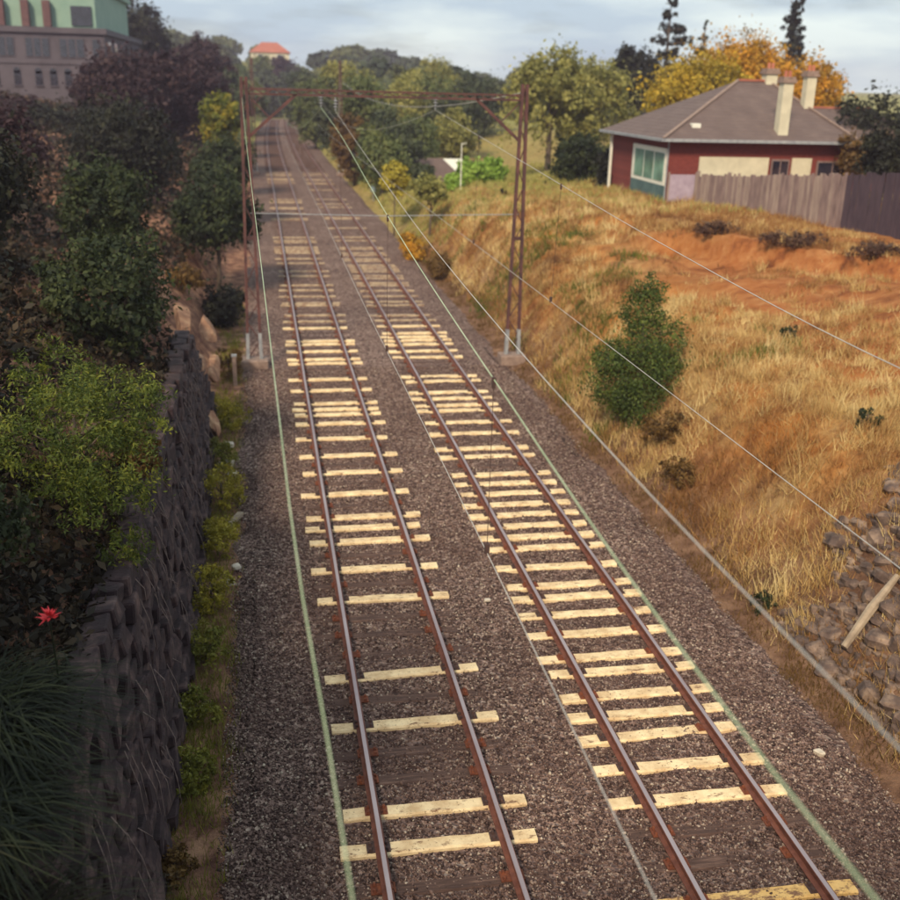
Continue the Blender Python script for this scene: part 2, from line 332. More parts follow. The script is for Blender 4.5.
# ---------------------------------------------------------------- ground and ballast
def grid(name, xs, ys, zf, mat):
    X, Y = np.meshgrid(xs, ys); Z = zf(X, Y); nx = len(xs); ny = len(ys)
    v = np.stack([X, Y, Z], -1).reshape(-1, 3); i = np.arange((ny-1)*nx).reshape(ny-1, nx)[:, :-1].ravel()
    f = np.stack([i, i+1, i+1+nx, i+nx], 1); return link(name, mesh_np(name, v, f, mat, smooth=True))
xs = np.unique(np.concatenate([-np.geomspace(620, 12, 20), np.arange(-12, -2.2, .3), np.arange(-2.2, -1.3, .07), np.arange(-1.3, 8.3, .6), np.arange(8.3, 22, .22), np.arange(22, 40, .8), np.geomspace(40, 620, 20)]))
ys = np.unique(np.concatenate([[-40, -10, 0], np.arange(4, 60, .28), np.arange(60, 130, 1.2), np.geomspace(130, 760, 42)]))
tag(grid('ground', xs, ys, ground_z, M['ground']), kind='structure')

RL = (1.22, 2.80); RR = (4.85, 6.41); CL = 2.01; CR = 5.63
def ballast_z(x, y):
    e = np.minimum(x+.9, 8.55-x)
    edge = -.085*(1-sst(0, .7, e))
    right = sst(3.9, 4.5, x)*(1-sst(6.8, 7.4, x))
    cover = right*(fbm(x*2.3, y*1.6, 21)-.42)*.085
    return -.004+edge+((fbm(x*7, y*7, 12)-.5)*.035+(fbm(x*1.1, y*1.1, 11)-.5)*.03)*(1-sst(28, 60, y))+cover - (1-sst(0,.12,e))*.12
bx = np.arange(-1.15, 8.81, .08); by = np.concatenate([np.arange(5, 32, .08), np.arange(32, 70, .25), np.arange(70, 261, 2.0)])
def bz(X, Y): return ballast_z(X, Y)
X, Y = np.meshgrid(bx, by)
XX = X + (fbm(Y*.8, X*0+1, 31)-.5)*.5*(np.abs(X-3.8) > 4.2) + 1.3*(np.maximum(0, Y-120)/110)**2
V = np.stack([XX, Y, ballast_z(X, Y)], -1).reshape(-1, 3); nx = len(bx)
i = np.arange((len(by)-1)*nx).reshape(len(by)-1, nx)[:, :-1].ravel()
tag(link('ballast_bed', mesh_np('ballast_bed', V, np.stack([i, i+1, i+1+nx, i+nx], 1), M['ballast'], smooth=True)), kind='structure')

# ---------------------------------------------------------------- railway tracks
LC = [55.1, 52.68, 51.3, 48.88, 47.65, 46.2, 44.7, 44.27, 42.26, 41.1, 39.88, 37.74, 37.27, 36.2, 35.09, 34.55, 32.53, 31.25, 29.86, 29.26, 28.77, 27.92, 26.61, 25.25, 24.01, 22.61, 21.23, 20.63, 19.94, 18.6, 17.32, 14.68, 13.28, 11.31, 10.61]
RC = [44.1, 42.06, 41.11, 40.01, 38.8, 38.2, 37.65, 37.02, 36.0, 35.1, 32.6, 31.99, 30.72, 30.06, 29.33, 28.83, 27.67, 26.68, 25.43, 24.8, 23.48, 22.86, 22.21, 21.53, 20.93, 20.31, 19.72, 19.16, 18.25, 17.44, 16.94, 16.27, 15.56, 14.77, 14.29, 13.59, 13.05, 12.5, 11.74, 11.02, 9.16]
def sleeper_rows(cr, far=112):
    cr = sorted(cr); y = cr[-1]; rng = random.Random(len(cr))
    rows = [(v, 'c' if v < 41 else 'd') for v in cr]
    for a, b in zip([6.6]+cr, cr):
        g = b-a; k = int(round(g/.62))-1
        for j in range(1, k+1): rows.append((a+g*j/(k+1)+rng.uniform(-.04, .04), 'w'))
    while y < far: y += rng.choice((.62, .68, .75)); rows.append((y, 'd' if rng.random() < (.6 if y < 62 else .2) else 'w'))
    return sorted(rows)
def sleeper_mesh(seed, mat, top):
    rng = random.Random(seed); n = 9; v = []; f = []
    for i in range(n+1):
        x = -1.25+2.5*i/n + (rng.uniform(-.03, .03) if i in (0, n) else 0)
        w = .114+rng.uniform(-.004, .004); b = .022
        t = top+rng.uniform(-.006, .006); s = rng.uniform(-.004, .004)
        v += [(x, -w+s, -.12), (x, -w+s, t-b), (x, -w+b+s, t), (x, w-b+s, t), (x, w+s, t-b), (x, w+s, -.12)]
    for i in range(n):
        for k in range(5): a = i*6+k; f.append((a, a+1, a+7, a+6))
    f.append(tuple(range(6))); f.append(tuple(n*6+5-k for k in range(6)))
    m = MB().add(v, f); o = m.build('tmp', mat); me = o.data; me.name = 'sleeper'; bpy.data.objects.remove(o); return me
SM = {'c': [sleeper_mesh(i, M['cream'], .052) for i in range(6)], 'w': [sleeper_mesh(20+i, M['oldwood'], .010) for i in range(4)], 'r': [sleeper_mesh(40, M['creamrust'], .055)], 'd': [sleeper_mesh(50+i, M['creamdusty'], .045) for i in range(4)]}
def plate_mesh():
    m = MB().box((0, 0, .062), (.30, .17, .02))
    for sx, sy in ((-1, 1), (1, -1), (-1, -1), (1, 1)): m.box((sx*.105, sy*.052, .088), (.045, .045, .04), taper=.7)
    o = m.build('tmp', M['darkiron']); me = o.data; me.name = 'tie_plate'; bpy.data.objects.remove(o); return me
def plate_mesh_red():
    me = PM.copy(); me.materials[0] = M['rust']; return me
PM = plate_mesh(); PMR = plate_mesh_red()
def rail_obj(x, root, ymax=250):
    ys_ = [4]+list(range(8, 60, 4))+list(range(60, int(ymax)+1, 10))
    prof = [(-.07, 0), (-.07, .012), (-.012, .03), (-.012, .1), (-.036, .112), (-.036, .14), (.036, .14), (.036, .112), (.012, .1), (.012, .03), (.07, .012), (.07, 0)]
    v = []; f = []; n = len(prof)
    for y in ys_: v += [(x+curve_x(y)+px+(.004*math.sin(y*.9+x)), y, .055+pz) for px, pz in prof]
    for i in range(len(ys_)-1):
        for k in range(n): f.append((i*n+k, i*n+(k+1) % n, (i+1)*n+(k+1) % n, (i+1)*n+k))
    f.append(tuple(range(n))); MB().add(v, f).build('rail', M['rail'], root)
    v = []; f = []                                            # the polished running strip on the rail head
    for y in ys_: v += [(x+curve_x(y)+d+(.004*math.sin(y*.9+x)), y, h) for d, h in ((-.030, .1955), (-.026, .1985), (.026, .1985), (.030, .1955))]
    for i in range(len(ys_)-1):
        for k in range(3): f.append((i*4+k, i*4+k+1, i*4+k+5, i*4+k+4))
    o = MB().add(v, f).build('running_surface', M['steel'], None)
    return o
SLEEPERS = []
def track(cx, rails, rows, label):
    t = thing('railway_track', label, 'railway track', (0, 0, 0))
    for rx in rails:
        o = rail_obj(rx, t); r = [c for c in t.children if c.name.startswith('rail') and c.type == 'MESH'][-1]
        r = sorted([c for c in COL.objects if c.parent == t and c.name.split('.')[0] == 'rail'], key=lambda q: q.name)[-1]; o.parent = r
    rng = random.Random(int(cx*10))
    for y, k in rows:
        if k == 'c' and cx > 4 and y < 10: k = 'r'
        me = rng.choice(SM[k]); s = link('sleeper', me, t, (cx+curve_x(y)+rng.uniform(-.05, .05), y, rng.uniform(-.004, .004)))
        s.rotation_euler.z = rng.uniform(-.012, .012)+(.03 if rng.random() < .05 else 0)
        if k == 'r': s['label'] = 'rust stained orange and cream sleeper'
        elif k == 'w': s['label'] = 'dark weathered timber sleeper'
        SLEEPERS.append((cx, y, k))
        if y < 60:
            for rx in rails:
                p = link('tie_plate', PMR if (k == 'w' or rng.random() < .2) else PM, s, (rx-cx, 0, -.008 if k != 'w' else -.03)); 
    m = MB(); y = 112.5                                           # beyond this the sleepers blur into one texture of bars
    while y < 250:
        m.box((cx+curve_x(y), y, -.02), (2.5, .24, .1)); y += .7
    tag(m.build('far_sleepers', M['oldwood'], t), kind='stuff')
    return t
rowsL = sleeper_rows(LC); rowsR = sleeper_rows(RC)
track(CL, RL, rowsL, 'left railway track with widely spaced cream sleepers near the bridge and rusty fastenings')
track(CR, RR, rowsR, 'right railway track with closely laid cream sleepers beside the dry grass bank')

# loose ballast stones
def stone_field(n, xr, yr, smin, smax, zf, seed, ypow=1.0, tone=0, mask=None):
    r = np.random.default_rng(seed); u = r.random(n)
    y = yr[0]*(yr[1]/yr[0])**u if ypow else yr[0]+(yr[1]-yr[0])*u
    x = r.uniform(*xr, n); keep = np.ones(n, bool)
    if mask == 'sleepers':
        for cx, yy, k in SLEEPERS:
            if yy > yr[1]: continue
            p = .14 if cx < 4 else .34; a = (np.abs(x-cx) < 1.27) & (np.abs(y-yy) < .135); keep &= ~(a & (r.random(n) > (p if k != 'w' else .72)))
        for rx in RL+RR: keep &= np.abs(x-rx) > .085
    elif mask is not None: keep &= mask(x, y, r)
    x = x[keep]; y = y[keep]; n = len(x); s = r.uniform(smin, smax, n)*(.7+.6*r.random(n)**3)
    base = np.array([[1, 0, 0], [0, 1, 0], [-1, 0, 0], [0, -1, 0], [0, 0, 1], [0, 0, -1]], float)
    jit = r.uniform(.65, 1.15, (n, 6, 1))*base[None]+r.uniform(-.28, .28, (n, 6, 3)); a = r.uniform(0, 2*PI, n)
    tl = r.uniform(-.5, .5, (n, 2)); ca, sa = np.cos(a)[:, None], np.sin(a)[:, None]
    px = jit[..., 0]*ca-jit[..., 1]*sa; py = jit[..., 0]*sa+jit[..., 1]*ca; pz = jit[..., 2]*.75+px*tl[:, :1]+py*tl[:, 1:]
    z = zf(x, y)+s*.22
    P = np.stack([x[:, None]+px*s[:, None]*.6, y[:, None]+py*s[:, None]*.6, z[:, None]+pz*s[:, None]*.6], -1).reshape(-1, 3)
    F = np.array([[0, 1, 4], [1, 2, 4], [2, 3, 4], [3, 0, 4], [1, 0, 5], [2, 1, 5], [3, 2, 5], [0, 3, 5]])
    F = (F[None]+6*np.arange(n)[:, None, None]).reshape(-1, 3); rn = np.repeat(r.random(n), 8)
    return P, F, rn
P_, F_, r_ = stone_field(175000, (-.95, 8.75), (7.5, 34), .026, .05, ballast_z, 5, mask='sleepers')
tag(link('ballast_stones', mesh_np('ballast_stones', P_, F_, M['stones'], r_)), 'loose brown and grey ballast stones spread between and beside the two tracks', 'ballast', kind='stuff')

# ---------------------------------------------------------------- foliage helpers
def leaves(c, n, size, r, aspect=.55, up=.3, outward=None):
    """n quads scattered at the points c; returns v, f, rnd"""
    d = r.normal(size=(n, 3)); d[:, 2] = d[:, 2]*.7+up
    if outward is not None: d = d+outward*1.0
    d /= np.linalg.norm(d, axis=1)[:, None]+1e-9; a = np.cross(d, r.normal(size=(n, 3))); a /= np.linalg.norm(a, axis=1)[:, None]+1e-9; b = np.cross(d, a)
    s = size*(.4+1.2*r.random(n)**1.3)[:, None]; v = np.stack([c-a*s*.5, c+b*s*aspect*.5+d*s*.08, c+a*s*.5, c-b*s*aspect*.5+d*s*.08], 1)
    f = np.arange(4*n).reshape(-1, 4); return v.reshape(-1, 3), f
def crown_mesh(name, lobes, n, size, mat, seed, aspect=.55, clump=.3, droop=0, nc=None):
    """lobes: (x,y,z,rx,ry,rz); leaves gather in clumps over the surface of the lobes"""
    r = np.random.default_rng(seed); L = np.array(lobes, float); w = (L[:, 3]*L[:, 5]); w /= w.sum()
    nc = nc or max(14, n//55); li = r.choice(len(L), nc, p=w); d = r.normal(size=(nc, 3)); d /= np.linalg.norm(d, axis=1)[:, None]
    rad = .55+.5*r.random(nc)**.6; rad[r.random(nc) < .16] *= 1.22
    cc = L[li, :3]+d*L[li, 3:]*rad[:, None]; cs = clump*L[li, 3:].mean(1)*(.6+.8*r.random(nc)); tone = r.random(nc)
    k = r.integers(0, nc, n); off = r.normal(size=(n, 3)); off *= (cs[k]*.55)[:, None]; p = cc[k]+off
    p[:, 2] -= droop*np.abs(off[:, 0]+off[:, 1])
    o = (p-L[li[k], :3])/L[li[k], 3:]; ol = np.linalg.norm(o, axis=1)[:, None]+1e-9
    v, f = leaves(p, n, size, r, aspect, .35, o/ol*.9)
    return mesh_np(name, v, f, mat, np.clip(tone[k]*.7+r.random(n)*.5-.1, 0, 1))
def auto_lobes(rx, ry, rz, cz, seed, k=7):
    r = random.Random(seed); L = [(0, 0, cz, rx*.72, ry*.72, rz*.78)]
    for i in range(k):
        a = 2*PI*i/k+r.uniform(-.4, .4); e = r.uniform(-.55, .9)
        q = r.uniform(.45, .62); s = r.uniform(.34, .5)
        L.append((math.cos(a)*rx*q*math.cos(e), math.sin(a)*ry*q*math.cos(e), cz+math.sin(e)*rz*.62, rx*s, ry*s, rz*s))
    return L
def trunk_mb(h, r0, spread, seed, cz, limbs=5):
    r = random.Random(seed); m = MB(); lean = (r.uniform(-.05, .05)*h, r.uniform(-.05, .05)*h)
    pts = [(lean[0]*t, lean[1]*t, h*t-.3*(t == 0)) for t in (0, .25, .5, .75, 1)]; m.tube(pts, [r0*1.35, r0, r0*.85, r0*.65, r0*.35], 7)
    for i in range(limbs):
        t = r.uniform(.35, .8); a = 2*PI*i/limbs+r.uniform(-.4, .4); b = (lean[0]*t, lean[1]*t, h*t)
        e = (b[0]+math.cos(a)*spread*.65, b[1]+math.sin(a)*spread*.65, min(cz+spread*.3, b[2]+spread*.7))
        mid = tuple((b[j]+e[j])/2+(0, 0, spread*.08)[j] for j in range(3)); m.tube([b, mid, e], [r0*.5, r0*.32, r0*.12], 5)
    return m
def plant(name, label, cat, x, y, ztop, rx, ry, rz, mat, n, leaf, seed, zc=None, group=None, k=7, clump=.3, aspect=.55, lobes=None, r0=None, droop=0, zb=None, nc=None, sit=False):
    """tree or shrub rooted on the ground below its crown; zc = world height of the crown's centre"""
    b = gz1(x, y) if zb is None else zb
    t = thing(name, label, cat, (x, y, b), 0, group); cz = rz*.75 if sit else (zc if zc is not None else ztop-rz)-b
    L = lobes or auto_lobes(rx, ry, rz, cz, seed, k)
    link('crown', crown_mesh('crown', L, n, leaf, M[mat], seed, aspect, clump, droop, nc), t)
    trunk_mb(max(.3, cz+rz*.3), r0 or max(.025, .05*rx), rx*.8, seed, cz).build('trunk', M['bark'], t, smooth=True)
    return t

# ---- left bank, near to far
G1 = 'shrubs and trees on the shaded left bank'; G2 = 'low shrubs along the foot of the stone wall'
plant('shrub', 'large bright green feathery shrub leaning over the top of the dark stone wall', 'shrub', -2.55, 13.9, 5.6, 1.2, 1.5, 1.15, 'bright', 26000, .062, 101, group=G1, aspect=.33, clump=.2, droop=.5, nc=330, lobes=[(0, 0, 1.2, .8, 1.1, .8), (.5, -.6, .9, .6, .7, .6), (.75, .5, 1.3, .5, .6, .5), (-.3, .9, 1.7, .6, .7, .5), (.55, -1.1, .3, .5, .5, .6), (-.5, -.7, 1.1, .7, .6, .7), (.2, 1.7, 1.0, .7, .8, .6)])
plant('shrub', 'brown leaved bush hanging on the wall top right of the bright green shrub', 'shrub', -1.95, 15.9, 3.95, .42, .6, .42, 'brown', 3500, .07, 102, group=G1)
plant('shrub', 'rounded dark olive bush at the left edge below the bright green shrub', 'shrub', -3.05, 9.9, 5.6, .8, .8, .62, 'green', 7000, .07, 103, group=G1)
plant('shrub', 'dark spreading shrub in the bottom left corner under the arching grass', 'shrub', -2.9, 6.3, 4.9, .9, 1.0, .7, 'dark', 6000, .07, 104, group=G1)
plant('shrub', 'dark bush on the slope left of the bright green shrub', 'shrub', -5.2, 15.5, 7.2, 1.5, 1.6, 1.3, 'dark', 9000, .10, 105, group=G1)
plant('shrub', 'mid green shrub between the bright shrub and the bare pink earth strip', 'shrub', -3.2, 22.5, 6.2, 1.5, 2.0, 1.45, 'green', 12000, .11, 106, group=G1)
plant('tree', 'dark broad bush at the left edge halfway up the slope', 'tree', -6.6, 24.5, 8.4, 2.0, 2.2, 1.5, 'dark', 12000, .13, 107, group=G1)
plant('shrub', 'tall dark green shrub above the bare earth strip', 'shrub', -4.6, 33.0, 7.0, 1.5, 2.0, 1.6, 'green', 11000, .13, 108, group=G1)
plant('shrub', 'maroon brown bush near the left edge below the pale building', 'shrub', -9.2, 38.0, 8.3, 2.6, 2.6, 1.5, 'maroon', 10000, .16, 109, group=G1)
plant('shrub', 'orange brown bush on the bank beside the dark trackside tree', 'shrub', -2.9, 40.0, 4.9, .75, .9, .65, 'brown', 4000, .11, 110, sit=True, group=G1)
plant('tree', 'dark green tree overhanging the left mast of the near gantry', 'tree', -1.9, 47.5, 5.6, 1.9, 3.2, 2.1, 'green', 15000, .18, 111, group=G1)
plant('shrub', 'very dark low shrub at the track edge behind the left gantry mast', 'shrub', -1.5, 41.0, 2.6, .9, 1.5, 1.0, 'dark', 7000, .13, 112, sit=True, group=G1)
plant('tree', 'broad very dark round tree on the hillside below the pale building', 'tree', -6.6, 56.0, 8.3, 3.1, 3.4, 2.7, 'dark', 16000, .22, 113, group=G1)
plant('tree', 'blue green rounded bush beside the track beyond the near gantry', 'tree', -2.2, 70.0, 5.9, 2.0, 2.8, 1.9, 'green', 10000, .26, 114, group=G1)
plant('tree', 'small tree with a yellow crown beside the line on the left', 'tree', -2.75, 86.0, 8.2, 1.7, 2.2, 2.3, 'yelgreen', 9000, .24, 115, group=G1)
plant('tree', 'dark maroon tree beside the pale building', 'tree', -10.8, 92.0, 11.4, 4.0, 4.5, 3.6, 'maroon', 14000, .36, 116, group=G1)
plant('tree', 'dark maroon tree in the middle of the left hillside row', 'tree', -7.4, 98.0, 11.3, 3.6, 4.5, 3.6, 'maroon', 13000, .36, 117, group=G1)
plant('tree', 'dark maroon tree nearest the track in the left hillside row', 'tree', -4.9, 106.0, 10.6, 3.2, 4.5, 3.6, 'maroon', 12000, .36, 118, group=G1)
plant('tree', 'tall dark tree rising behind the right end of the pale building', 'tree', -16.0, 158.0, 19.6, 5.2, 5.0, 6.0, 'dark', 14000, .5, 119, group=G1)
plant('tree', 'dark rounded treetop behind the maroon trees on the skyline', 'tree', -7.0, 150.0, 13.9, 4.2, 5.0, 4.0, 'maroon', 9000, .5, 120, group=G1)
plant('tree', 'dark bush in front of the pale building wall', 'tree', -13.5, 82.0, 7.3, 4.2, 3.5, 2.4, 'dark', 12000, .3, 121, group=G1)
plant('tree', 'maroon bush at the left edge in front of the pale building', 'tree', -19.0, 88.0, 7.6, 4.8, 3.5, 2.8, 'maroon', 12000, .32, 122, group=G1)
plant('tree', 'tall dark tree added out of view to shade the bottom left corner', 'tree', -7.2, .8, 14.5, 3.6, 3.6, 3.6, 'dark', 9000, .26, 130, group=G1)  # unseen tree, added behind the frame to throw shade on the lower left
foot = [(-1.02, 28.2, 1.15, .6, 'weed2', 'yellow green shrub at the wall foot nearest the left gantry mast'), (-1.05, 22.3, 1.05, .58, 'weed2', 'yellow green shrub at the wall foot above the pale plank'),
        (-1.08, 19.8, .8, .5, 'weed2', 'small green shrub between two yellow green ones at the wall foot'), (-1.1, 17.5, .85, .48, 'weed2', 'bright yellow green round shrub at the wall foot'),
        (-1.12, 15.6, .7, .42, 'weed', 'olive straggly plant below the bright round shrub'), (-1.2, 12.3, .62, .42, 'weed', 'lowest olive shrub at the wall foot near the bottom of the view'),
        (-1.18, 13.9, .55, .34, 'weed', 'small olive plant at the wall foot between two shrubs'), (-1.15, 33.2, 1.1, .5, 'brown', 'rust coloured shrub beside the concrete foot of the left mast'), (-1.15, 24.9, .75, .45, 'weed', 'olive dry plant at the wall foot below the ochre slabs'),
        (-1.3, 10.6, .5, .3, 'brown', 'dark brown straggly weed at the wall foot near the bottom edge')]
for i, (x, y, h, r_, mt, lb) in enumerate(foot):
    plant('shrub', lb, 'shrub', x, y, h, r_, r_*1.2, h*.6, mt, 3200, .055, 200+i, sit=True, group=G2, k=5)
# ---- right side
G3 = 'bushes on the dry grass bank'
plant('bush', 'tall dark green bush with a narrow upper lobe on the dry grass bank', 'bush', 9.9, 25.6, 4.6, 1.2, 1.2, 1.9, 'bushgreen', 30000, .07, 301, group=G3,
      lobes=[(0, 0, .9, 1.15, 1.1, .9), (-.6, .1, .6, .7, .7, .6), (.3, .2, 1.7, .85, .85, .8), (0, .3, 2.6, .55, .6, .6), (.15, .3, 3.2, .42, .45, .4), (-.75, .2, 1.4, .5, .6, .45), (.8, -.2, .9, .6, .6, .7), (-.1, -.6, .4, .7, .6, .6)], clump=.3)
plant('bush', 'small brown bush below the tall green bush', 'bush', 9.75, 23.3, 1.9, .75, .7, .5, 'brown', 3500, .06, 302, sit=True, group=G3)
plant('bush', 'small dark bush at the foot of the bank below the brown one', 'bush', 9.35, 21.2, 1.35, .5, .6, .4, 'brown', 2200, .06, 303, sit=True, group=G3)
plant('bush', 'low green weed in the dry grass above the rubble stones', 'bush', 12.2, 18.6, 3.1, .32, .32, .25, 'green', 1200, .05, 304, sit=True, group=G3)
plant('bush', 'small green sprout high on the orange slope', 'bush', 14.0, 25.5, 3.75, .3, .3, .22, 'green', 1000, .05, 305, sit=True, group=G3)
plant('bush', 'low green weed at the bank foot beside the cable line', 'bush', 8.9, 15.9, .5, .3, .35, .22, 'green', 1200, .045, 306, sit=True, group=G3)
for i_, (x_, y_, r_, lb_) in enumerate([(17.0, 37.6, .9, 'low dark heath bush at the left end of the eroded orange edge'), (18.9, 35.0, 1.0, 'low dark heath bush in the middle of the eroded orange edge'), (20.7, 32.6, .9, 'low dark heath bush at the eroded edge nearest the right side')]):
    plant('bush', lb_, 'bush', x_, y_, 0, r_*1.3, r_*.7, .3, 'heath', 3000, .07, 340+i_, sit=True, group=G3, k=9)
G4 = 'trees and shrubs beyond the field'
plant('shrub', 'yellow green shrub at the field edge close to the track', 'shrub', 8.3, 66, 4.6, 1.0, 1.3, 1.1, 'yellow', 4500, .2, 310, group=G4)
plant('shrub', 'pale green shrub in front of the brown roofed cottage', 'shrub', 9.6, 60, 4.3, 1.2, 1.2, .9, 'olive', 4500, .18, 311, group=G4)
plant('shrub', 'orange rusty shrub low on the bank edge by the track', 'shrub', 8.2, 57, 2.0, .7, 1.6, .8, 'orange', 3500, .14, 312, sit=True, group=G4)
plant('shrub', 'rust coloured shrub lower along the bank edge by the track', 'shrub', 8.7, 51, 1.7, .6, 1.4, .7, 'brown', 3500, .12, 313, sit=True, group=G4)
plant('tree', 'left bright lime green sapling beside the white post', 'tree', 12.1, 66, 3.9, .65, .8, .75, 'lime', 4500, .2, 314, group=G4)
plant('tree', 'tall bright lime green tree in the middle of the field edge', 'tree', 13.5, 67, 4.9, 1.15, 1.2, 1.35, 'lime', 7000, .22, 315, group=G4)
plant('tree', 'bright lime green tree right beside the gantry mast', 'tree', 15.0, 68, 4.7, 1.05, 1.2, 1.25, 'lime', 6000, .22, 316, group=G4)
plant('shrub', 'small dark shrub standing alone in the field', 'shrub', 14.0, 61, 3.4, .3, .3, .42, 'dark', 1000, .12, 317, group=G4)
plant('tree', 'dark green rounded tree left of the brick house', 'tree', 19.6, 64, 6.6, 2.3, 2.2, 2.3, 'green', 12000, .22, 318, group=G4)
plant('tree', 'dark green bush touching the left wall of the brick house', 'tree', 20.2, 59.5, 6.2, 1.0, 1.6, 1.8, 'dark', 6000, .2, 319, group=G4)
plant('tree', 'large pale olive tree behind the top of the gantry mast', 'tree', 23.0, 84, 12.2, 4.9, 4.0, 4.3, 'olive', 16000, .3, 320, group=G4, clump=.24)
plant('tree', 'pale olive tree between the willow and the autumn trees', 'tree', 28.4, 90, 11.4, 3.9, 3.6, 3.8, 'olive', 12000, .32, 321, group=G4)
plant('tree', 'golden green autumn tree left of the roof ridge', 'tree', 30.2, 72, 11.6, 4.0, 3.0, 4.1, 'goldgreen', 20000, .23, 322, group=G4)
plant('tree', 'large orange autumn tree above the chimneys', 'tree', 34.6, 76, 13.4, 4.7, 3.4, 4.9, 'orange', 32000, .24, 323, group=G4)
plant('tree', 'rounded orange autumn tree at the right end of the roof', 'tree', 38.6, 74, 12.0, 3.7, 3.0, 4.5, 'orange', 24000, .24, 324, group=G4)
plant('tree', 'dark round tree on the skyline left of the pointed conifer', 'tree', 36.0, 101, 13.0, 3.5, 3.2, 3.2, 'dark', 9000, .34, 325, group=G4)
plant('tree', 'dark tree at the right edge behind the long fence', 'tree', 34.6, 57, 9.6, 2.8, 2.6, 3.2, 'dark', 12000, .24, 326, group=G4)
plant('tree', 'nearest dark tree at the right edge beside the fence', 'tree', 27.6, 43.5, 7.9, 1.6, 1.8, 1.6, 'dark', 9000, .16, 327, group=G4)
plant('tree', 'dark bush between the brick house and the right edge', 'tree', 29.5, 49, 7.7, 1.5, 1.5, 1.5, 'brown', 6000, .17, 328, group=G4)
# pointed conifer with tiers
def conifer(name, label, x, y, h, r, tiers, mat, n, leaf, seed, asc=.05, thin=1):
    b = gz1(x, y); t = thing(name, label, 'tree', (x, y, b), 0, G4); rr = random.Random(seed)
    m = MB().tube([(0, 0, -.3), (0, 0, h*.5), (0, 0, h)], [.3*thin, .2*thin, .04], 6); L = []
    for i in range(tiers):
        z = h*(.35+.63*i/(tiers-1)); q = r*(1-.8*i/(tiers-1))*rr.uniform(.8, 1.15)
        for j in range(5):
            a = rr.uniform(0, 2*PI); L.append((math.cos(a)*q*.55, math.sin(a)*q*.55, z+asc*q, q*.5, q*.5, h*.028))
            m.tube([(0, 0, z-.1*q), (math.cos(a)*q*.9, math.sin(a)*q*.9, z+asc*q)], [.08*thin, .02], 4)
        L.append((0, 0, z, q*.3, q*.3, h*.03))
    m.build('trunk', M['bark'], t); link('crown', crown_mesh('crown', L, n, leaf, M[mat], seed, .4, .35), t); return t
conifer('conifer_tree', 'tall tiered dark conifer on the skyline left of the orange trees', 43.0, 112, 14.0, 4.0, 8, 'dark', 9000, .34, 330)
conifer('conifer_tree', 'slim dark upright tree rising above the orange trees', 57.0, 112, 18.5, 1.6, 12, 'dark', 9000, .34, 331, asc=.9)
conifer('conifer_tree', 'small pointed treetop peeping over the orange trees', 47.0, 112, 12.0, 1.4, 6, 'green', 3500, .34, 332, asc=.5)
G5 = 'trees along the right of the line beyond the field'
fr = [(9.6, 84, 5.6, 2.2, 'green', 'dark green tree beside the track at the end of the field'), (11.2, 92, 6.9, 2.6, 'dark', 'darker tree behind the trackside tree'),
      (8.6, 98, 6.4, 2.0, 'brown', 'brown tinted tree squeezed beside the line'), (10.8, 112, 9.6, 3.2, 'green', 'green tree beside the far gantry mast'), (14.6, 100, 6.5, 2.8, 'green', 'rounded green tree above the cottage roof'),
      (15.0, 120, 9.9, 4.0, 'olive', 'olive green crown in the upper middle of the wood'), (18.8, 104, 6.8, 2.6, 'olive', 'olive tree behind the lime saplings'), (9.4, 128, 8.6, 3.0, 'dark', 'dark tree where the tracks disappear'),
      (20.5, 128, 10.4, 4.4, 'green', 'broad green tree behind the cottage'), (26.5, 130, 10.6, 4.6, 'dark', 'dark broad tree left of the gantry mast top'), (8.0, 150, 9.6, 3.4, 'green', 'green tree right of the vanishing tracks'),
      (12.6, 152, 12.0, 4.4, 'olive', 'tall olive tree above the far gantry beam'), (11.0, 72, 3.6, .9, 'dark', 'low dark bush beside the pale field corner'), (20.6, 112, 8.2, 3.2, 'dark', 'dark crown in the valley behind the white post'), (24, 150, 12.2, 4.4, 'olive', 'yellowish crown on the valley rim left of the willow')]
for i, (x, y, zt, r_, mt, lb) in enumerate(fr):
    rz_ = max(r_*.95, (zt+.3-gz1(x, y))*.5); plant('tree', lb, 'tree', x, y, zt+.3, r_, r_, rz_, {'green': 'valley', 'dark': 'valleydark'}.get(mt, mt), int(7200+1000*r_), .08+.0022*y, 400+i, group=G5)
fl = [(-3.9, 128, 8.8, 2.8, 'dark', 'dark tree leaning over the left rail in the distance'), (-5.6, 150, 10.8, 3.8, 'dark', 'dark tree beyond the maroon trees by the line'), (-4.6, 178, 10.2, 3.8, 'green', 'dim green tree left of the far curve'),
      (2.5, 268, 11.0, 6.0, 'dark', 'dark tree mass closing the end of the line, left one'), (10.5, 275, 12.0, 6.5, 'dark', 'dark tree mass closing the end of the line, right one'), (8.5, 190, 11.0, 4.2, 'dark', 'dark tree crowding the right side of the far curve'), (1.2, 305, 15.6, 4.0, 'green', 'treetop hiding the lower left of the distant red roofed house'), (8.2, 306, 15.2, 4.0, 'maroon', 'treetop hiding the lower right of the distant red roofed house')]
for i, (x, y, zt, r_, mt, lb) in enumerate(fl):
    plant('tree', lb, 'tree', x, y, zt, r_, r_*.8, max(r_, (zt-gz1(x, y))*.5), {'dark': 'valleydark', 'green': 'valley'}.get(mt, mt), 9000, .1+.0024*y, 440+i, group='trees where the line disappears')
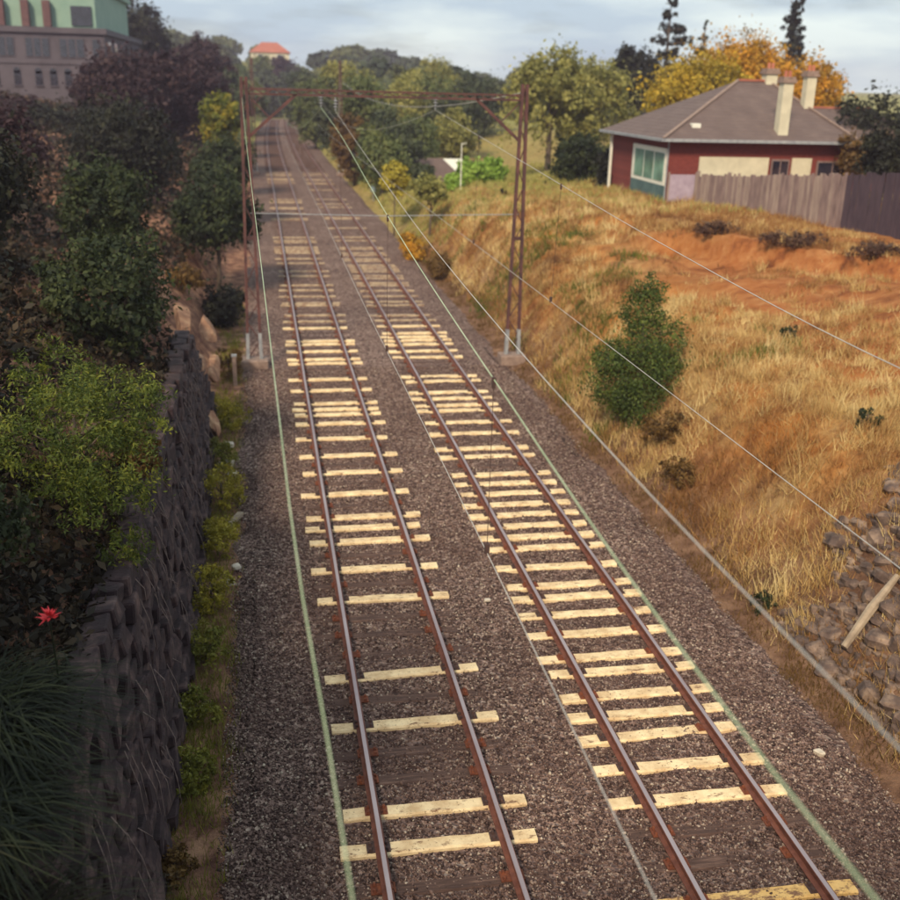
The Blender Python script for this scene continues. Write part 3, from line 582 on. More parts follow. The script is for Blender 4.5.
# the far wooded hillside, one mass
def wood():
    V = []; F = []; A = []; b = 0; r = np.random.default_rng(77)
    for i in range(170):
        y = r.uniform(170, 420); x = r.uniform(-.18, .62)*y; 
        if abs(x-6) < 9 and y < 262: continue
        h = r.uniform(3.5, 7)+y*.002; g = gz1(x, y); rad = r.uniform(3.5, 7); n = 900
        if x > .36*y: continue
        d = r.normal(size=(n, 3)); d /= np.linalg.norm(d, axis=1)[:, None]; q = (.7+.4*r.random(n))[:, None]
        p = np.array([x, y, g+h*.55])+d*q*np.array([rad, rad, h*.55]); v, f = leaves(p, n, 1.5, r, .7, .3, d)
        V.append(v); F.append(f+b); b += len(v); tone = r.random(); A.append(np.clip(tone*.8+r.random(n)*.35-.1, 0, 1))
    tag(link('far_woodland', mesh_np('far_woodland', np.concatenate(V), np.concatenate(F), M['farwood'], np.concatenate(A))), 'far hillside covered in mixed green and olive trees under the skyline', 'woodland', kind='stuff')
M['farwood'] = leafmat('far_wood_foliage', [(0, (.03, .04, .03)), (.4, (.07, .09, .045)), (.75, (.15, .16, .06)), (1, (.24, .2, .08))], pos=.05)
wood()

# ---------------------------------------------------------------- grasses
def blades(x, y, z, h, r, width, lean=.55, segs=1):
    n = len(x); a = r.uniform(0, 2*PI, n); l = lean*r.random(n)+.15; dx = np.cos(a)*l*h; dy = np.sin(a)*l*h
    w = width*(.6+.8*r.random(n)); b = r.uniform(0, PI, n); wx = np.cos(b)*w; wy = np.sin(b)*w
    p0 = np.stack([x-wx, y-wy, z-.03], -1); p1 = np.stack([x+wx, y+wy, z-.03], -1); p2 = np.stack([x+dx, y+dy, z+h*np.sqrt(np.maximum(.08, 1-l*l))], -1)
    return np.stack([p0, p1, p2], 1).reshape(-1, 3), np.arange(3*n).reshape(-1, 3)
def grass(name, label, n, xr, yr, h, width, mat, seed, keep, tone=None, lean=.55, clumps=8, spread=.12):
    r = np.random.default_rng(seed); m = n//clumps; u = r.random(m)
    y = yr[0]*(yr[1]/yr[0])**u; x = xr[0]+(xr[1]-xr[0])*r.random(m)**1.0
    k = keep(x, y, r); x = x[k]; y = y[k]; m = len(x); tn = r.random(m); hh = r.uniform(.6, 1.3, m)*h
    x = np.repeat(x, clumps)+r.normal(size=m*clumps)*spread; y = np.repeat(y, clumps)+r.normal(size=m*clumps)*spread
    z = ground_z(x, y); sc = 1+np.maximum(0, y-20)/28
    v, f = blades(x, y, z, np.repeat(hh, clumps)*(.5+.7*r.random(len(x))), r, width*sc, lean)
    t = np.repeat(tn, clumps)*.7+.3*r.random(len(x))
    if tone is not None: t = np.clip(t+tone(x, y), 0, 1)
    return tag(link(name, mesh_np(name, v, f, M[mat], t)), label, 'grass', kind='stuff')
def bare(x, y, r):
    sc = ((x-16.8)*6+(y-37.5)*4.1)/7.27; return (sc < .3) & (sc > -6.5) & (x > 12.8) & (y > 21) & (fbm(x*.9, y*.9, 19)+.3*r.random(len(x)) > .49)
def rocky(x, y): return ((x > 8.9) & (x < 12.6) & (y > 8) & (y < 14.6+(x-8.9)*.5))
grass('dry_grass', 'long matted straw and orange dry grass covering the right bank', 300000, (8.6, 23), (9, 62), .27, .0095, 'straw', 51,
      lambda x, y, r: (x > 8.62+.55*fbm(y*.8, y*0, 8)) & (~rocky(x, y) | (r.random(len(x)) < .4)) & ~bare(x, y, r) & (fbm(x*.8, y*.8, 61)+.22*r.random(len(x)) > .46-.2*(x < 10)), tone=lambda x, y: (fbm(x*.45, y*.45, 66)-.5)*1.9+(fbm(x*1.6, y*1.6, 67)-.5)*1.5-.34*sst(12.5, 18, x)*sst(20,26,y)+.16*(1-sst(17,22,y))-.35*(1-sst(8.9, 9.8, x)), lean=.9)
grass('dry_tufts', 'taller pale and brown grass tufts standing out of the matted dry grass on the right bank', 80000, (8.9, 21), (9, 56), .46, .010, 'straw', 57,
      lambda x, y, r: ~rocky(x, y) & ~bare(x, y, r) & (fbm(x*.6, y*.6, 63)+.3*r.random(len(x)) > .58) & ((x < 14) | (r.random(len(x)) < .4)), tone=lambda x, y: (fbm(x*.9, y*.9, 68)-.45)*2.4, lean=.75, clumps=34, spread=.13)
grass('green_grass', 'patches of green grass and weeds among the dry grass of the right bank', 30000, (8.8, 14), (24, 60), .26, .013, 'bright', 52,
      lambda x, y, r: (fbm(x*.5, y*.5, 71) > .6-.08*sst(26,36,y)) & ~rocky(x, y), tone=lambda x, y: .15)
grass('field_grass', 'pale yellow green grass of the flat field in front of the houses', 90000, (9, 34), (44, 100), .32, .016, 'olive', 53,
      lambda x, y, r: (x > 9+(60-y)*.3*(y < 60)) & (r.random(len(x)) < .3+.6*sst(48, 62, y)), tone=lambda x, y: .5)
grass('verge_grass', 'straggly dry grass and weeds between the wall foot and the ballast', 14000, (-1.6, -.75), (8, 46), .22, .008, 'weed', 54,
      lambda x, y, r: fbm(x*2, y*.9, 81)+.2*r.random(len(x)) > .5)
grass('verge_scrub', 'brown and olive scrubby weeds along the right edge of the ballast', 26000, (8.35, 9.3), (9, 60), .16, .009, 'brown', 55,
      lambda x, y, r: fbm(x*2, y*1.1, 85)+.25*r.random(len(x)) > .56-.12*(x > 8.8), lean=1.0)
# ground cover on the shaded bank: leaves lying over the earth
def cover():
    r = np.random.default_rng(91); n = 90000; y = 5*(110/5)**r.random(n); x = -1.95-(.3+y*.16)*r.random(n)*1.6
    k = (fbm(x*.7, y*.5, 93)+.25*r.random(n) > .52) & ((y < 25) | (x < -3.2)); x = x[k]; y = y[k]; n = len(x)
    p = np.stack([x, y, ground_z(x, y)+.04+.25*r.random(n)**2*(1+y/60)], -1); v, f = leaves(p, n, 1, r, .5, .6)
    s = (.09+.0035*y)[:, None]; v = v.reshape(n, 4, 3); v = p[:, None]+(v-p[:, None])*s[..., None]
    tag(link('ground_cover', mesh_np('ground_cover', v.reshape(-1, 3), f, M['cover'], r.random(n))), 'dark creeping ground cover on the shaded left bank', 'ground cover', kind='stuff')
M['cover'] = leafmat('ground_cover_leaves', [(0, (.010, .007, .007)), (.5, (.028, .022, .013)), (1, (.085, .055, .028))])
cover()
# arching green grass tussocks on the wall top
def tussock(label, x, y, n, length, mat, seed, lean_dir):
    b = gz1(x, y); t = thing('grass_tussock', label, 'grass clump', (x, y, b), 0, 'arching grass clumps on the wall top'); r = np.random.default_rng(seed)
    a = r.uniform(0, 2*PI, n); L = length*(.5+.6*r.random(n)); w = .009+.013*r.random(n)**2; sx = r.normal(size=n)*.22; sy = r.normal(size=n)*.3; vs = []
    for q in (0, .35, .7, 1):
        rad = L*(.12*q+.7*q*q); z = L*(1.0*q-.75*q*q); cx = sx+np.cos(a)*rad+lean_dir[0]*q*q*L*.4; cy = sy+np.sin(a)*rad+lean_dir[1]*q*q*L*.4
        ww = w*(1-q*.85); px = -np.sin(a)*ww; py = np.cos(a)*ww
        vs += [np.stack([cx-px, cy-py, z], -1), np.stack([cx+px, cy+py, z], -1)]
    v = np.stack(vs, 1).reshape(-1, 3); f = np.array([[0, 1, 3, 2], [2, 3, 5, 4], [4, 5, 7, 6]]); f = (f[None]+8*np.arange(n)[:, None, None]).reshape(-1, 4)
    link('blades', mesh_np('blades', v, f, M[mat], np.repeat(r.random(n), 3)), t)
    MB().box((0, 0, -.02), (.35, .4, .12), taper=.4).build('root_mound', M['bark'], t)
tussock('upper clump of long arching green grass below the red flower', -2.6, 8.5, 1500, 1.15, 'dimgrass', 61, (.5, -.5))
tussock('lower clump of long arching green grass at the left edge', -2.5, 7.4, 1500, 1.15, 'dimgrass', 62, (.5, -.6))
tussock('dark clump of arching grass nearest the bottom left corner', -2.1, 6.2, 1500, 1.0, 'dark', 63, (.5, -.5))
# red flower
t = thing('red_flower', 'single bright red flower head above the green grass clump', 'flower', (-1.98, 8.75, 4.55))
MB().tube([(0, 0, -1.2), (.02, 0, -.5), (0, 0, 0)], .008, 5).build('stem', M['green'], t)
r0 = random.Random(5)
for i in range(30):
    a = i*2.4; e = r0.uniform(-.6, 1.3); q = Vector((math.cos(a)*math.cos(e), math.sin(a)*math.cos(e), math.sin(e)+.2)).normalized(); s = Vector((-math.sin(a), math.cos(a), 0))
    MB().add([q*.01, q*.05+s*.016, q*r0.uniform(.06, .12)+Vector((r0.uniform(-.02, .02), 0, r0.uniform(-.04, .03))), q*.05-s*.016, q*.05-Vector((0, 0, .012))], [(0, 1, 2), (0, 2, 3), (0, 4, 1), (1, 4, 2), (2, 4, 3), (3, 4, 0)]).build('petal', M['petal'], t)

# ---------------------------------------------------------------- stone retaining wall, every stone its own block
def stone_meshes(n, mat, name, rough=.16, bev=.16):
    res = []
    for i in range(n):
        r = random.Random(900+i); m = MB().box((0, 0, 0), (1, 1, 1)); m.v = [(x+r.uniform(-rough, rough), y+r.uniform(-rough, rough), z+r.uniform(-rough, rough)) for x, y, z in m.v]
        o = m.build('tmp', mat, bevel=bev); res.append(o.data); o.data.name = name; bpy.data.objects.remove(o)
    return res
def retaining_wall():
    t = thing('retaining_wall', 'dark rough stone retaining wall along the left side of the cutting', 'wall', (-1.5, 6, 0))
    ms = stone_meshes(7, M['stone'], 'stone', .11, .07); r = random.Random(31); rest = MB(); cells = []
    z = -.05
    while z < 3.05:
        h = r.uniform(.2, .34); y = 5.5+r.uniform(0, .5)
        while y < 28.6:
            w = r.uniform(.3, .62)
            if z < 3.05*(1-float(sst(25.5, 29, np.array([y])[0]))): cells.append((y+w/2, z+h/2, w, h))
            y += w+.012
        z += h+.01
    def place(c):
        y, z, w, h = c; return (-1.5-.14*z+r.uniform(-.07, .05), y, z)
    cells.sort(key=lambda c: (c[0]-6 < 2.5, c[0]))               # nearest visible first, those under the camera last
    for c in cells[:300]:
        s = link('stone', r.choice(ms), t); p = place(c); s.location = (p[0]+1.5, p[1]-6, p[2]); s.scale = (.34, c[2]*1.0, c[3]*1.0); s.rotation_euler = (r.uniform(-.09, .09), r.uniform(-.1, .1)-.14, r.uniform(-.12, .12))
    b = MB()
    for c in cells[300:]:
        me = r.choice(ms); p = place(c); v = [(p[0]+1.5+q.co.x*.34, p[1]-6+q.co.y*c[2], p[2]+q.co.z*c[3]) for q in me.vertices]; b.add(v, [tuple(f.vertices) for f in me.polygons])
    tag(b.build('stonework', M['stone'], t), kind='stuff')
    MB().add([(-.05, -.6, -.2), (-.05, 22, -.2), (-.42, 22, 2.6), (-.5, -.6, 3.0), (-.7, -.6, -.2), (-.7, 22, -.2), (-.75, 22, 2.6), (-.8, -.6, 3.0)], [(0, 1, 2, 3), (4, 7, 6, 5), (0, 3, 7, 4), (1, 5, 6, 2), (3, 2, 6, 7), (0, 4, 5, 1)]).build('mortar_core', M['darkroof'], t)
retaining_wall()
# hanging dry roots/twigs on the wall
def twigs():
    r = np.random.default_rng(41); m = MB(); rr = random.Random(4)
    for i in range(120):
        y = rr.uniform(8, 26); z = rr.uniform(.9, 3.1); x = -1.27-.14*z; L = rr.uniform(.3, .9); dy = rr.uniform(-.25, .25)
        m.tube([(x-.05, y, z), (x+.08, y+dy*.5, z-L*.5), (x+.05+.1*L, y+dy, max(.02, z-L))], [.008, .006, .003], 3)
    tag(m.build('dry_creeper', M['twig']), 'thin dry creeper stems hanging down the dark stone wall', 'creeper', kind='stuff')
M['twig'] = surf('dry_twig', [(.3, (.10, .07, .065)), (.7, (.26, .19, .17))], 8, .9, 0)
twigs()
# ochre slabs beyond the end of the wall
def rocks(n, mat):
    res = []
    for i in range(n):
        bm = bmesh.new(); bmesh.ops.create_icosphere(bm, subdivisions=3, radius=.55); r = random.Random(70+i); pl = [(Vector([r.gauss(0, 1) for _ in range(3)]).normalized(), r.uniform(.25, .42)) for _ in range(11)]
        for v in bm.verts:
            for nrm, d in pl:
                e = v.co.dot(nrm)-d
                if e > 0: v.co -= nrm*e*.95
            v.co += Vector([r.uniform(-.012, .012) for _ in range(3)])
        me = bpy.data.meshes.new('rock'); bm.to_mesh(me); bm.free(); me.materials.append(mat); res.append(me)
    return res
slabm = rocks(4, M['slab'])
for i, (x, y, z, sx, sy, sz, rz, ry, lb) in enumerate([(-1.75, 27.6, 1.9, .35, 2.4, .9, .05, .5, 'ochre rock slab at the broken end of the stone wall'), (-1.45, 29.8, 1.3, .4, 2.2, .8, -.05, .6, 'middle ochre slab leaning on the bank left of the mast'),
      (-1.75, 32.6, 1.7, .5, 2.8, 1.0, .05, .55, 'long pinkish slab below the dark shrubs'), (-1.35, 26.2, .7, .35, 1.6, .7, .0, .45, 'low brown slab at the foot of the wall end'), (-2.3, 30.5, 2.5, .5, 3.4, .9, .05, .5, 'uppermost orange slab on the bare bank')]):
    o = link('rock', slabm[i % 4]); o.location = (x, y, z); o.scale = (sx*.9, sy*1.05, sz*.7); o.rotation_euler = (.12, -ry, rz); tag(o, lb, 'rock', 'ochre slabs on the left bank')
palem = stone_meshes(3, M['pale'], 'rock', .2, .2)
for i, (x, y, s, lb) in enumerate([(-.98, 26.3, .22, 'upper pale rock beside the ballast near the wall foot'), (-1.02, 24.9, .26, 'pale rock below the first shrub at the wall foot'), (-.86, 24.1, .2, 'small white rock on the verge right of the wall foot'), (-.82, 18.3, .16, 'pale rock beside the bright yellow green shrub'), (-.7, 19.0, .13, 'smallest pale rock at the ballast edge'),
      (7.8, 11.7, .12, 'lone pale stone on the dark ballast right of the right track'), (3.95, 17.0, .10, 'bright pale stone between the two tracks'), (.35, 9.6, .11, 'pale stone beside the left track near the bottom')]):
    o = link('rock', palem[i % 3]); o.location = (x, y, s*.25); o.scale = (s, s*1.2, s*.7); o.rotation_euler.z = i*1.3; tag(o, lb, 'rock', 'pale loose rocks')
MB().box((0, 0, 0), (.14, .95, .06), rz=-.35).build('plank', M['palelog'], loc=(-.80, 21.2, .06)); tag(bpy.data.objects['plank'], 'short pale timber plank lying at the ballast edge by the wall shrubs', 'plank')
t = thing('marker_post', 'short white marker post beside the concrete foot of the left mast', 'post', (-.95, 32.4, 0)); MB().box((0, 0, .4), (.13, .13, .95)).build('post', M['concrete'], t, bevel=.01); MB().box((0, 0, .9), (.16, .16, .06)).build('cap', M['grey_metal'], t)

# rubble stones on the lower right bank
def rubble():
    t = thing('rubble_wall', 'loose grey rubble stonework low on the right bank', 'stonework', (10, 13, 0)); r = random.Random(61); ms = stone_meshes(7, M['rock'], 'stone', .2, .2); k = 0; placed = []
    for _ in range(9000):
        y = r.uniform(9.5, 18.5); x = r.uniform(9.0, 12.3)
        if not (y < 15.0+(x-9.0)*.5+.5*math.sin(x*5) and y > 9.6): continue
        s = r.choice((r.uniform(.11, .2), r.uniform(.16, .4)))
        if any((x-a)**2+(y-b)**2 < (.33*(s+c))**2 for a, b, c in placed): continue
        placed.append((x, y, s))
    placed.sort(key=lambda p: (p[1] < 10.8)+(p[2] < .15))
    b = MB()
    for k, (x, y, s) in enumerate(placed):
        z = gz1(x, y); p = (x-10, y-13, z-s*.08); sc = (s*r.uniform(.8, 1.2), s*r.uniform(.9, 1.5), s*.75); ro = (r.uniform(-.4, .4), r.uniform(-.6, 0), r.uniform(0, 3))
        if k < 300:
            o = link('stone', r.choice(ms), t); o.location = p; o.scale = sc; o.rotation_euler = ro
        else:
            me = r.choice(ms); b.add([(p[0]+q.co.x*sc[0], p[1]+q.co.y*sc[1], p[2]+q.co.z*sc[2]) for q in me.vertices], [tuple(f.vertices) for f in me.polygons])
    if b.v: tag(b.build('stonework', M['rock'], t), kind='stuff')
rubble()
zz = [gz1(9.25, 13.7)+.22, gz1(10.3, 14.15)+.22]
MB().tube([(9.25, 13.7, zz[0]), (9.8, 13.95, (zz[0]+zz[1])/2+.05), (10.35, 14.2, zz[1])], [.06, .085, .05], 8).build('log', M['palelog']); tag(bpy.data.objects['log'], 'bleached pale log lying across the rubble stones', 'log')

# ---------------------------------------------------------------- overhead line gantries
def mast(root, x, y, h, w, lean=0):
    """a laced steel mast: two channel legs drawing together towards the top"""
    b = w/2
    for s in (-1, 1):
        MB().bar((x+s*b, y, .25), (x+lean+s*b*.33, y, h), .09, .14).build('mast_leg', M['mast'], root)
        MB().bar((x+s*b*1.0, y, .25), (x+lean*.12+s*b*.9, y, 1.15), .11, .16).build('mast_shoe', M['grey_metal'], root)
    m = MB(); k = 14
    for i in range(k):
        a = i/k; c = (i+1)/k; f = lambda q, s: (x+lean*q+s*b*(1-.67*q), y, .25+(h-.25)*q)
        s = 1 if i % 2 else -1; m.bar(f(a, s), f(c, -s), .025, .035)
    for q in (.45, .98): m.bar(f(q, -1), f(q, 1), .04, .12)
    m.build('lacing', M['mast'], root)
    MB().box((x, y, .08), (w+.45, .7, .38)).build('footing', M['concrete'], root, bevel=.03)
def gantry(label, y, xl, xr, h, hb, sup):
    t = thing('gantry', label, 'gantry', (0, 0, 0), 0, 'steel gantries across the tracks')
    mast(t, xl, y, h, .44, -.02); mast(t, xr, y, h, .44, .02)
    m = MB(); m.bar((xl, y, hb), (xr, y, hb), .07, .06); m.bar((xl, y, hb+.15), (xr, y, hb+.15), .07, .05)
    n = 30
    for i in range(n):
        a = xl+(xr-xl)*i/n; b = xl+(xr-xl)*(i+1)/n; m.bar((a, y, hb+(.15 if i % 2 else 0)), (b, y, hb+(0 if i % 2 else .15)), .03, .03)
    m.build('beam', M['mast'], t)
    for x, s in ((xl, 1), (xr, -1)):
        MB().bar((x+s*.1, y, hb-1.25), (x+s*1.55, y, hb), .07, .09).build('knee_brace', M['mast'], t)
        MB().bar((x+s*.15, y, hb-.1), (x+s*.72, y, hb-.68), .035, .035).build('tie_brace', M['mast'], t)
    for x, z in sup:
        m = MB(); m.tube([(x, y, hb), (x, y, z+.02)], .02, 6)
        k = 3
        for i in range(k): m.tube([(x, y, z+.1+i*.09), (x, y, z+.13+i*.09), (x, y, z+.15+i*.09)], [.03, .08, .03], 8)
        m.build('insulator', M['grey_metal'], t)
    return t
YG = 34.4; YF = 108.5
gantry('near steel gantry over both tracks with laced masts and knee braces', YG, -.33, 8.5, 9.15, 8.66, [(2.0, 8.3), (5.62, 8.3), (2.45, 8.2)])
gantry('far steel gantry crossing the tracks in front of the distant trees', YF, -.3, 8.2, 10.9, 8.0, [(2.0, 7.6), (5.62, 7.6)])

# ---------------------------------------------------------------- wires
def wire_pts(P, n=40):
    """piecewise smooth curve through control points (x,y,z) sorted by y"""
    P = sorted(P, key=lambda p: p[1]); ys_ = np.array([p[1] for p in P]); y = np.linspace(ys_[0], ys_[-1], n)
    try:
        def pc(c):
            v = np.array([p[c] for p in P]); d = np.diff(v)/np.diff(ys_); m = np.concatenate([[d[0]], (d[:-1]+d[1:])/2, [d[-1]]]); i = np.clip(np.searchsorted(ys_, y)-1, 0, len(ys_)-2)
            h = ys_[i+1]-ys_[i]; t = (y-ys_[i])/h; return (2*t**3-3*t*t+1)*v[i]+(t**3-2*t*t+t)*h*m[i]+(-2*t**3+3*t*t)*v[i+1]+(t**3-t*t)*h*m[i+1]
        return [(float(a), float(b), float(c)) for a, b, c in zip(pc(0), y, pc(2))]
    except Exception: return P
def interp(pts, y):
    for a, b in zip(pts, pts[1:]):
        if a[1] <= y <= b[1]: q = (y-a[1])/(b[1]-a[1]); return tuple(a[k]+(b[k]-a[k])*q for k in range(3))
def span2(y0, y1, x, z, sag, n=24): return [(x, y0+(y1-y0)*i/n, z-sag*4*(i/n)*(1-i/n)) for i in range(n+1)]
def overhead(label, mess, cont, drops, rm, rc, mm, mc):
    t = thing('overhead_line', label, 'overhead wire'); MB().tube(mess, rm, 6).build('messenger_wire', M[mm], t, smooth=True); MB().tube(cont, rc, 6).build('contact_wire', M[mc], t, smooth=True)
    for y in drops:
        a = interp(mess, y); b = interp(cont, y)
        d = MB().tube([a, b], .0035, 4).build('dropper', M['darkiron'], t); MB().box((a[0], a[1], a[2]-.03), (.03, .035, .1)).build('clamp', M['darkiron'], d); MB().box((b[0], b[1], b[2]+.04), (.04, .05, .1)).build('clamp', M['darkiron'], d)
mL = wire_pts([(1.95, -.4, 6.9), (1.95, 2.56, 6.60), (1.95, 4.77, 6.58), (1.95, 8.26, 6.72), (1.95, 12.9, 6.95), (1.95, 18.5, 7.33), (1.95, 25, 7.85), (2.0, YG, 8.3)])
cL = wire_pts([(1.95, -.4, 5.05), (1.95, 8.5, 5.08), (1.95, 20, 5.0), (2.0, YG, 4.95)])
overhead('overhead wires of the left track, green upper wire and thin contact wire', mL+span2(YG, YF, 2.0, 8.3, 1.9)[1:], cL+span2(YG, YF, 2.0, 4.95, .1, 8)[1:], (8.5, 16.3, 26, 50, 66, 82), .0066, .0048, 'patina', 'wire')
mR = wire_pts([(5.5, -.4, 7.0), (5.45, 8.2, 6.9), (5.45, 13.3, 7.1), (5.5, 22, 7.6), (5.62, YG, 8.3)])
cR = wire_pts([(5.45, -.4, 5.2), (5.4, 9, 5.25), (5.4, 18, 5.26), (5.6, YG, 5.1)])
overhead('overhead wires of the right track crossing above the dry grass bank', mR+span2(YG, YF, 5.62, 8.3, 1.9)[1:], cR+span2(YG, YF, 5.6, 5.1, .1, 8)[1:], (19, 27, 50, 68, 84), .0055, .0055, 'wire', 'wire')
f1 = wire_pts([(2.4, -.4, 6.9), (2.4, 3.08, 6.73), (2.4, 6.9, 6.70), (2.4, 14.7, 6.94), (2.4, 19.9, 7.25), (2.45, YG, 8.2)])
tag(MB().tube(f1+[(2.45+(8.2-2.45)*i/20, YG+(YF-YG)*i/20, 8.2+.9*i/20-1.3*4*(i/20)*(1-i/20)) for i in range(1, 21)], .0052, 6).build('feeder_wire', M['wire'], smooth=True), 'thick pale grey feeder wire crossing the picture to the lower right', 'overhead wire')
f2 = wire_pts([(.3, -.4, 6.1), (.25, 3.6, 6.2), (.14, 5.2, 6.62), (.09, 7, 6.86), (0, 12, 7.1), (-.2, 22, 7.7), (-.42, YG, 8.55)])
tag(MB().tube(f2, .005, 6).build('feeder_wire', M['patina'], smooth=True), 'pale green feeder wire running down left of the left track', 'overhead wire')
tag(MB().tube([(-.3, YG, 5.05), (4, YG, 4.98), (8.5, YG, 5.05)], .014, 6).build('span_wire', M['grey_metal']), 'horizontal cross wire between the two masts of the near gantry', 'overhead wire')
tag(MB().tube(span2(YG, YF, 8.45, 8.9, 1.2), .014, 5).build('feeder_wire', M['wire']), 'sagging feeder wire between the right masts of the two gantries', 'overhead wire')

# ---------------------------------------------------------------- brick house
def hip_roof(m, x0, x1, y0, y1, ze, zr, rx0, rx1, ry, th=.12):
    v = [(x0, y0, ze), (x1, y0, ze), (x1, y1, ze), (x0, y1, ze), (rx0, ry, zr), (rx1, ry, zr)]
    m.add(v+[(a, b, c-th) for a, b, c in v[:4]], [(0, 1, 5, 4), (1, 2, 5), (2, 3, 4, 5), (3, 0, 4), (0, 6, 7, 1), (1, 7, 8, 2), (2, 8, 9, 3), (3, 9, 6, 0), (6, 9, 8, 7)])
def house():
    t = thing('brick_house', 'red brick house with brown hipped roof and white chimneys behind the fence', 'house', (20, 50, 3.4))
    o = lambda x, y, z: (x-20, y-50, z-3.4)
    def bx(name, x0, x1, y0, y1, z0, z1, mat, parent=t, bev=0):
        return MB().box(o((x0+x1)/2, (y0+y1)/2, (z0+z1)/2), (x1-x0, y1-y0, z1-z0)).build(name, M[mat], parent, bevel=bev)
    bx('wall', 19.75, 29.6, 50, 58.6, 3.1, 6.74, 'brick')
    m = MB(); hip_roof(m, *[v-20 for v in (19.2, 29.5)], -.6, 9.2, 6.85-3.4, 9.62-3.4, 25.2-20, 26.9-20, 4.9); rf = m.build('roof', M['tile'], t)
    m = MB(); m.bar(o(25.2, 54.9, 9.66), o(26.9, 54.9, 9.66), .22, .1)
    m.build('ridge_tiles', M['redtile'], rf)
    m = MB()
    for a, b in (((29.5, 49.4), (26.9, 54.9)), ((19.2, 49.4), (25.2, 54.9))): m.bar(o(*a, 6.92), o(*b, 9.66), .16, .06)
    m.build('hip_capping', M['concrete'], rf)
    m = MB(); m.box(o(24.35, 49.32, 6.80), (10.3, .12, .14)); m.box(o(19.12, 54.2, 6.80), (.12, 9.8, .14)); m.build('gutter', M['grey_metal'], t)
    bx('skylight', 21.0, 21.45, 50.4, 50.9, 7.2, 7.55, 'white', rf, .02)
    m = MB(); hip_roof(m, 8.6, 16.6, 4.6, 12.5, 6.8-3.4, 8.3-3.4, 11.2, 15.2, 8.5); m.build('wing_roof', M['tile'], t)
    m = MB().bar(o(31.2, 58.5, 8.33), o(35.2, 58.5, 8.33), .2, .1).build('ridge_tiles', M['redtile'], t)
    bx('wing_wall', 29.7, 36, 55.4, 61, 3.1, 6.72, 'brick')
    for x, y, zb, zt, s in ((25.55, 50.15, 6.9, 9.55, .52), (28.05, 52.6, 7.2, 9.9, .50), (26.95, 54.9, 9.3, 10.0, .62)):
        c = bx('chimney', x-s/2, x+s/2, y-s/2, y+s/2, zb, zt, 'render', t, .01)
        m = MB().box(o(x, y, zt+.06), (s+.18, s+.18, .14)).box(o(x, y, zt+.2), (s+.08, s+.08, .14)); m.build('corbel', M['concrete'], c)
        m = MB()
        for dx in (-.11, .11): m.tube([o(x+dx, y, zt+.26), o(x+dx, y, zt+.55)], [.09, .075], 8)
        m.build('chimney_pot', M['redtile'], c)
    MB().tube([o(19.68, 49.90, 6.7), o(19.68, 49.90, 3.2)], .04, 6).build('downpipe', M['grey_metal'], t)
    MB().tube([o(29.5, 49.92, 6.7), o(29.5, 49.92, 3.2)], .04, 6).build('downpipe', M['grey_metal'], t)
    bx('rendered_panel', 21.35, 25.0, 49.92, 49.99, 4.0, 6.02, 'render'); bx('rendered_panel', 26.25, 27.3, 49.92, 49.99, 4.0, 6.02, 'render')
    for x0, x1, z0, z1 in ((25.15, 26.1, 4.2, 5.95), (27.6, 29.3, 4.3, 5.9)):
        w = bx('window', x0, x1, 49.90, 49.99, z0, z1, 'wood'); n = 2
        for i in range(n):
            a = x0+.07+(x1-x0-.07)/n*i; bx('pane', a, a+(x1-x0-.07)/n-.07, 49.885, 49.91, z0+.08, z1-.08, 'glass', w)
    # west side: tall white framed window over a teal panel
    w = bx('window', 19.66, 19.74, 50.1, 54.9, 4.6, 6.36, 'white')
    for i in range(3):
        a = 50.3+i*1.43; bx('pane', 19.64, 19.67, a, a+1.28, 4.78, 6.14, 'reflectionglass', w)
    bx('teal_panel', 19.66, 19.74, 50.1, 54.9, 3.2, 4.59, 'teal')
    bx('porch_post', 19.35, 19.47, 57.7, 57.82, 3.1, 6.75, 'white')
house()
def cottage(label, x, y, zb, w, d, h, rh, roof, wall, group=None, ridge=.4):
    t = thing('cottage', label, 'house', (x, y, zb), 0, group); MB().box((0, 0, h/2-.3), (w, d, h+.6)).build('wall', M[wall], t)
    m = MB(); hip_roof(m, -w/2-.4, w/2+.4, -d/2-.4, d/2+.4, h, h+rh, -w*ridge/2, w*ridge/2, 0); m.build('roof', M[roof], t)
    for i in (-1, 1):
        f = MB().box((i*w*.25, -d/2-.02, h*.55), (w*.16, .08, h*.42)).build('window', M['white'], t); MB().box((i*w*.25, -d/2-.05, h*.55), (w*.13, .04, h*.36)).build('pane', M['glass'], f)
    return t
cottage('small brown roofed cottage half hidden beyond the field', 14.9, 94, -1.3, 5.8, 5, 2.0, 2.1, 'tile', 'brick')
cottage('low white roofed shed behind the lime green saplings', 17.6, 98, -.4, 4.4, 4, 2.0, .9, 'white', 'render')
cottage('distant house with a red roof on the skyline above the tracks', 4.5, 330, 13.6, 11, 9, 2.4, 2.8, 'redtile', 'render')
t = thing('lamp_post', 'thin white post standing in the field behind the cross wire', 'post', (12.3, 65, gz1(12.3, 65))); MB().tube([(0, 0, -.2), (0, 0, 1.8), (0, 0, 2.75)], [.035, .03, .025], 8).build('pole', M['white'], t); MB().bar((0, 0, 2.7), (.3, 0, 2.76), .04, .035).build('arm', M['white'], t)
t = thing('sign', 'small pale blue sign at the edge of the bank beside the track', 'sign', (8.9, 84, .2)); MB().box((0, .03, .5), (.06, .06, 1.2)).build('post', M['grey_metal'], t); MB().box((0, 0, .95), (.45, .03, .6)).build('sign_board', M['blue'], t)
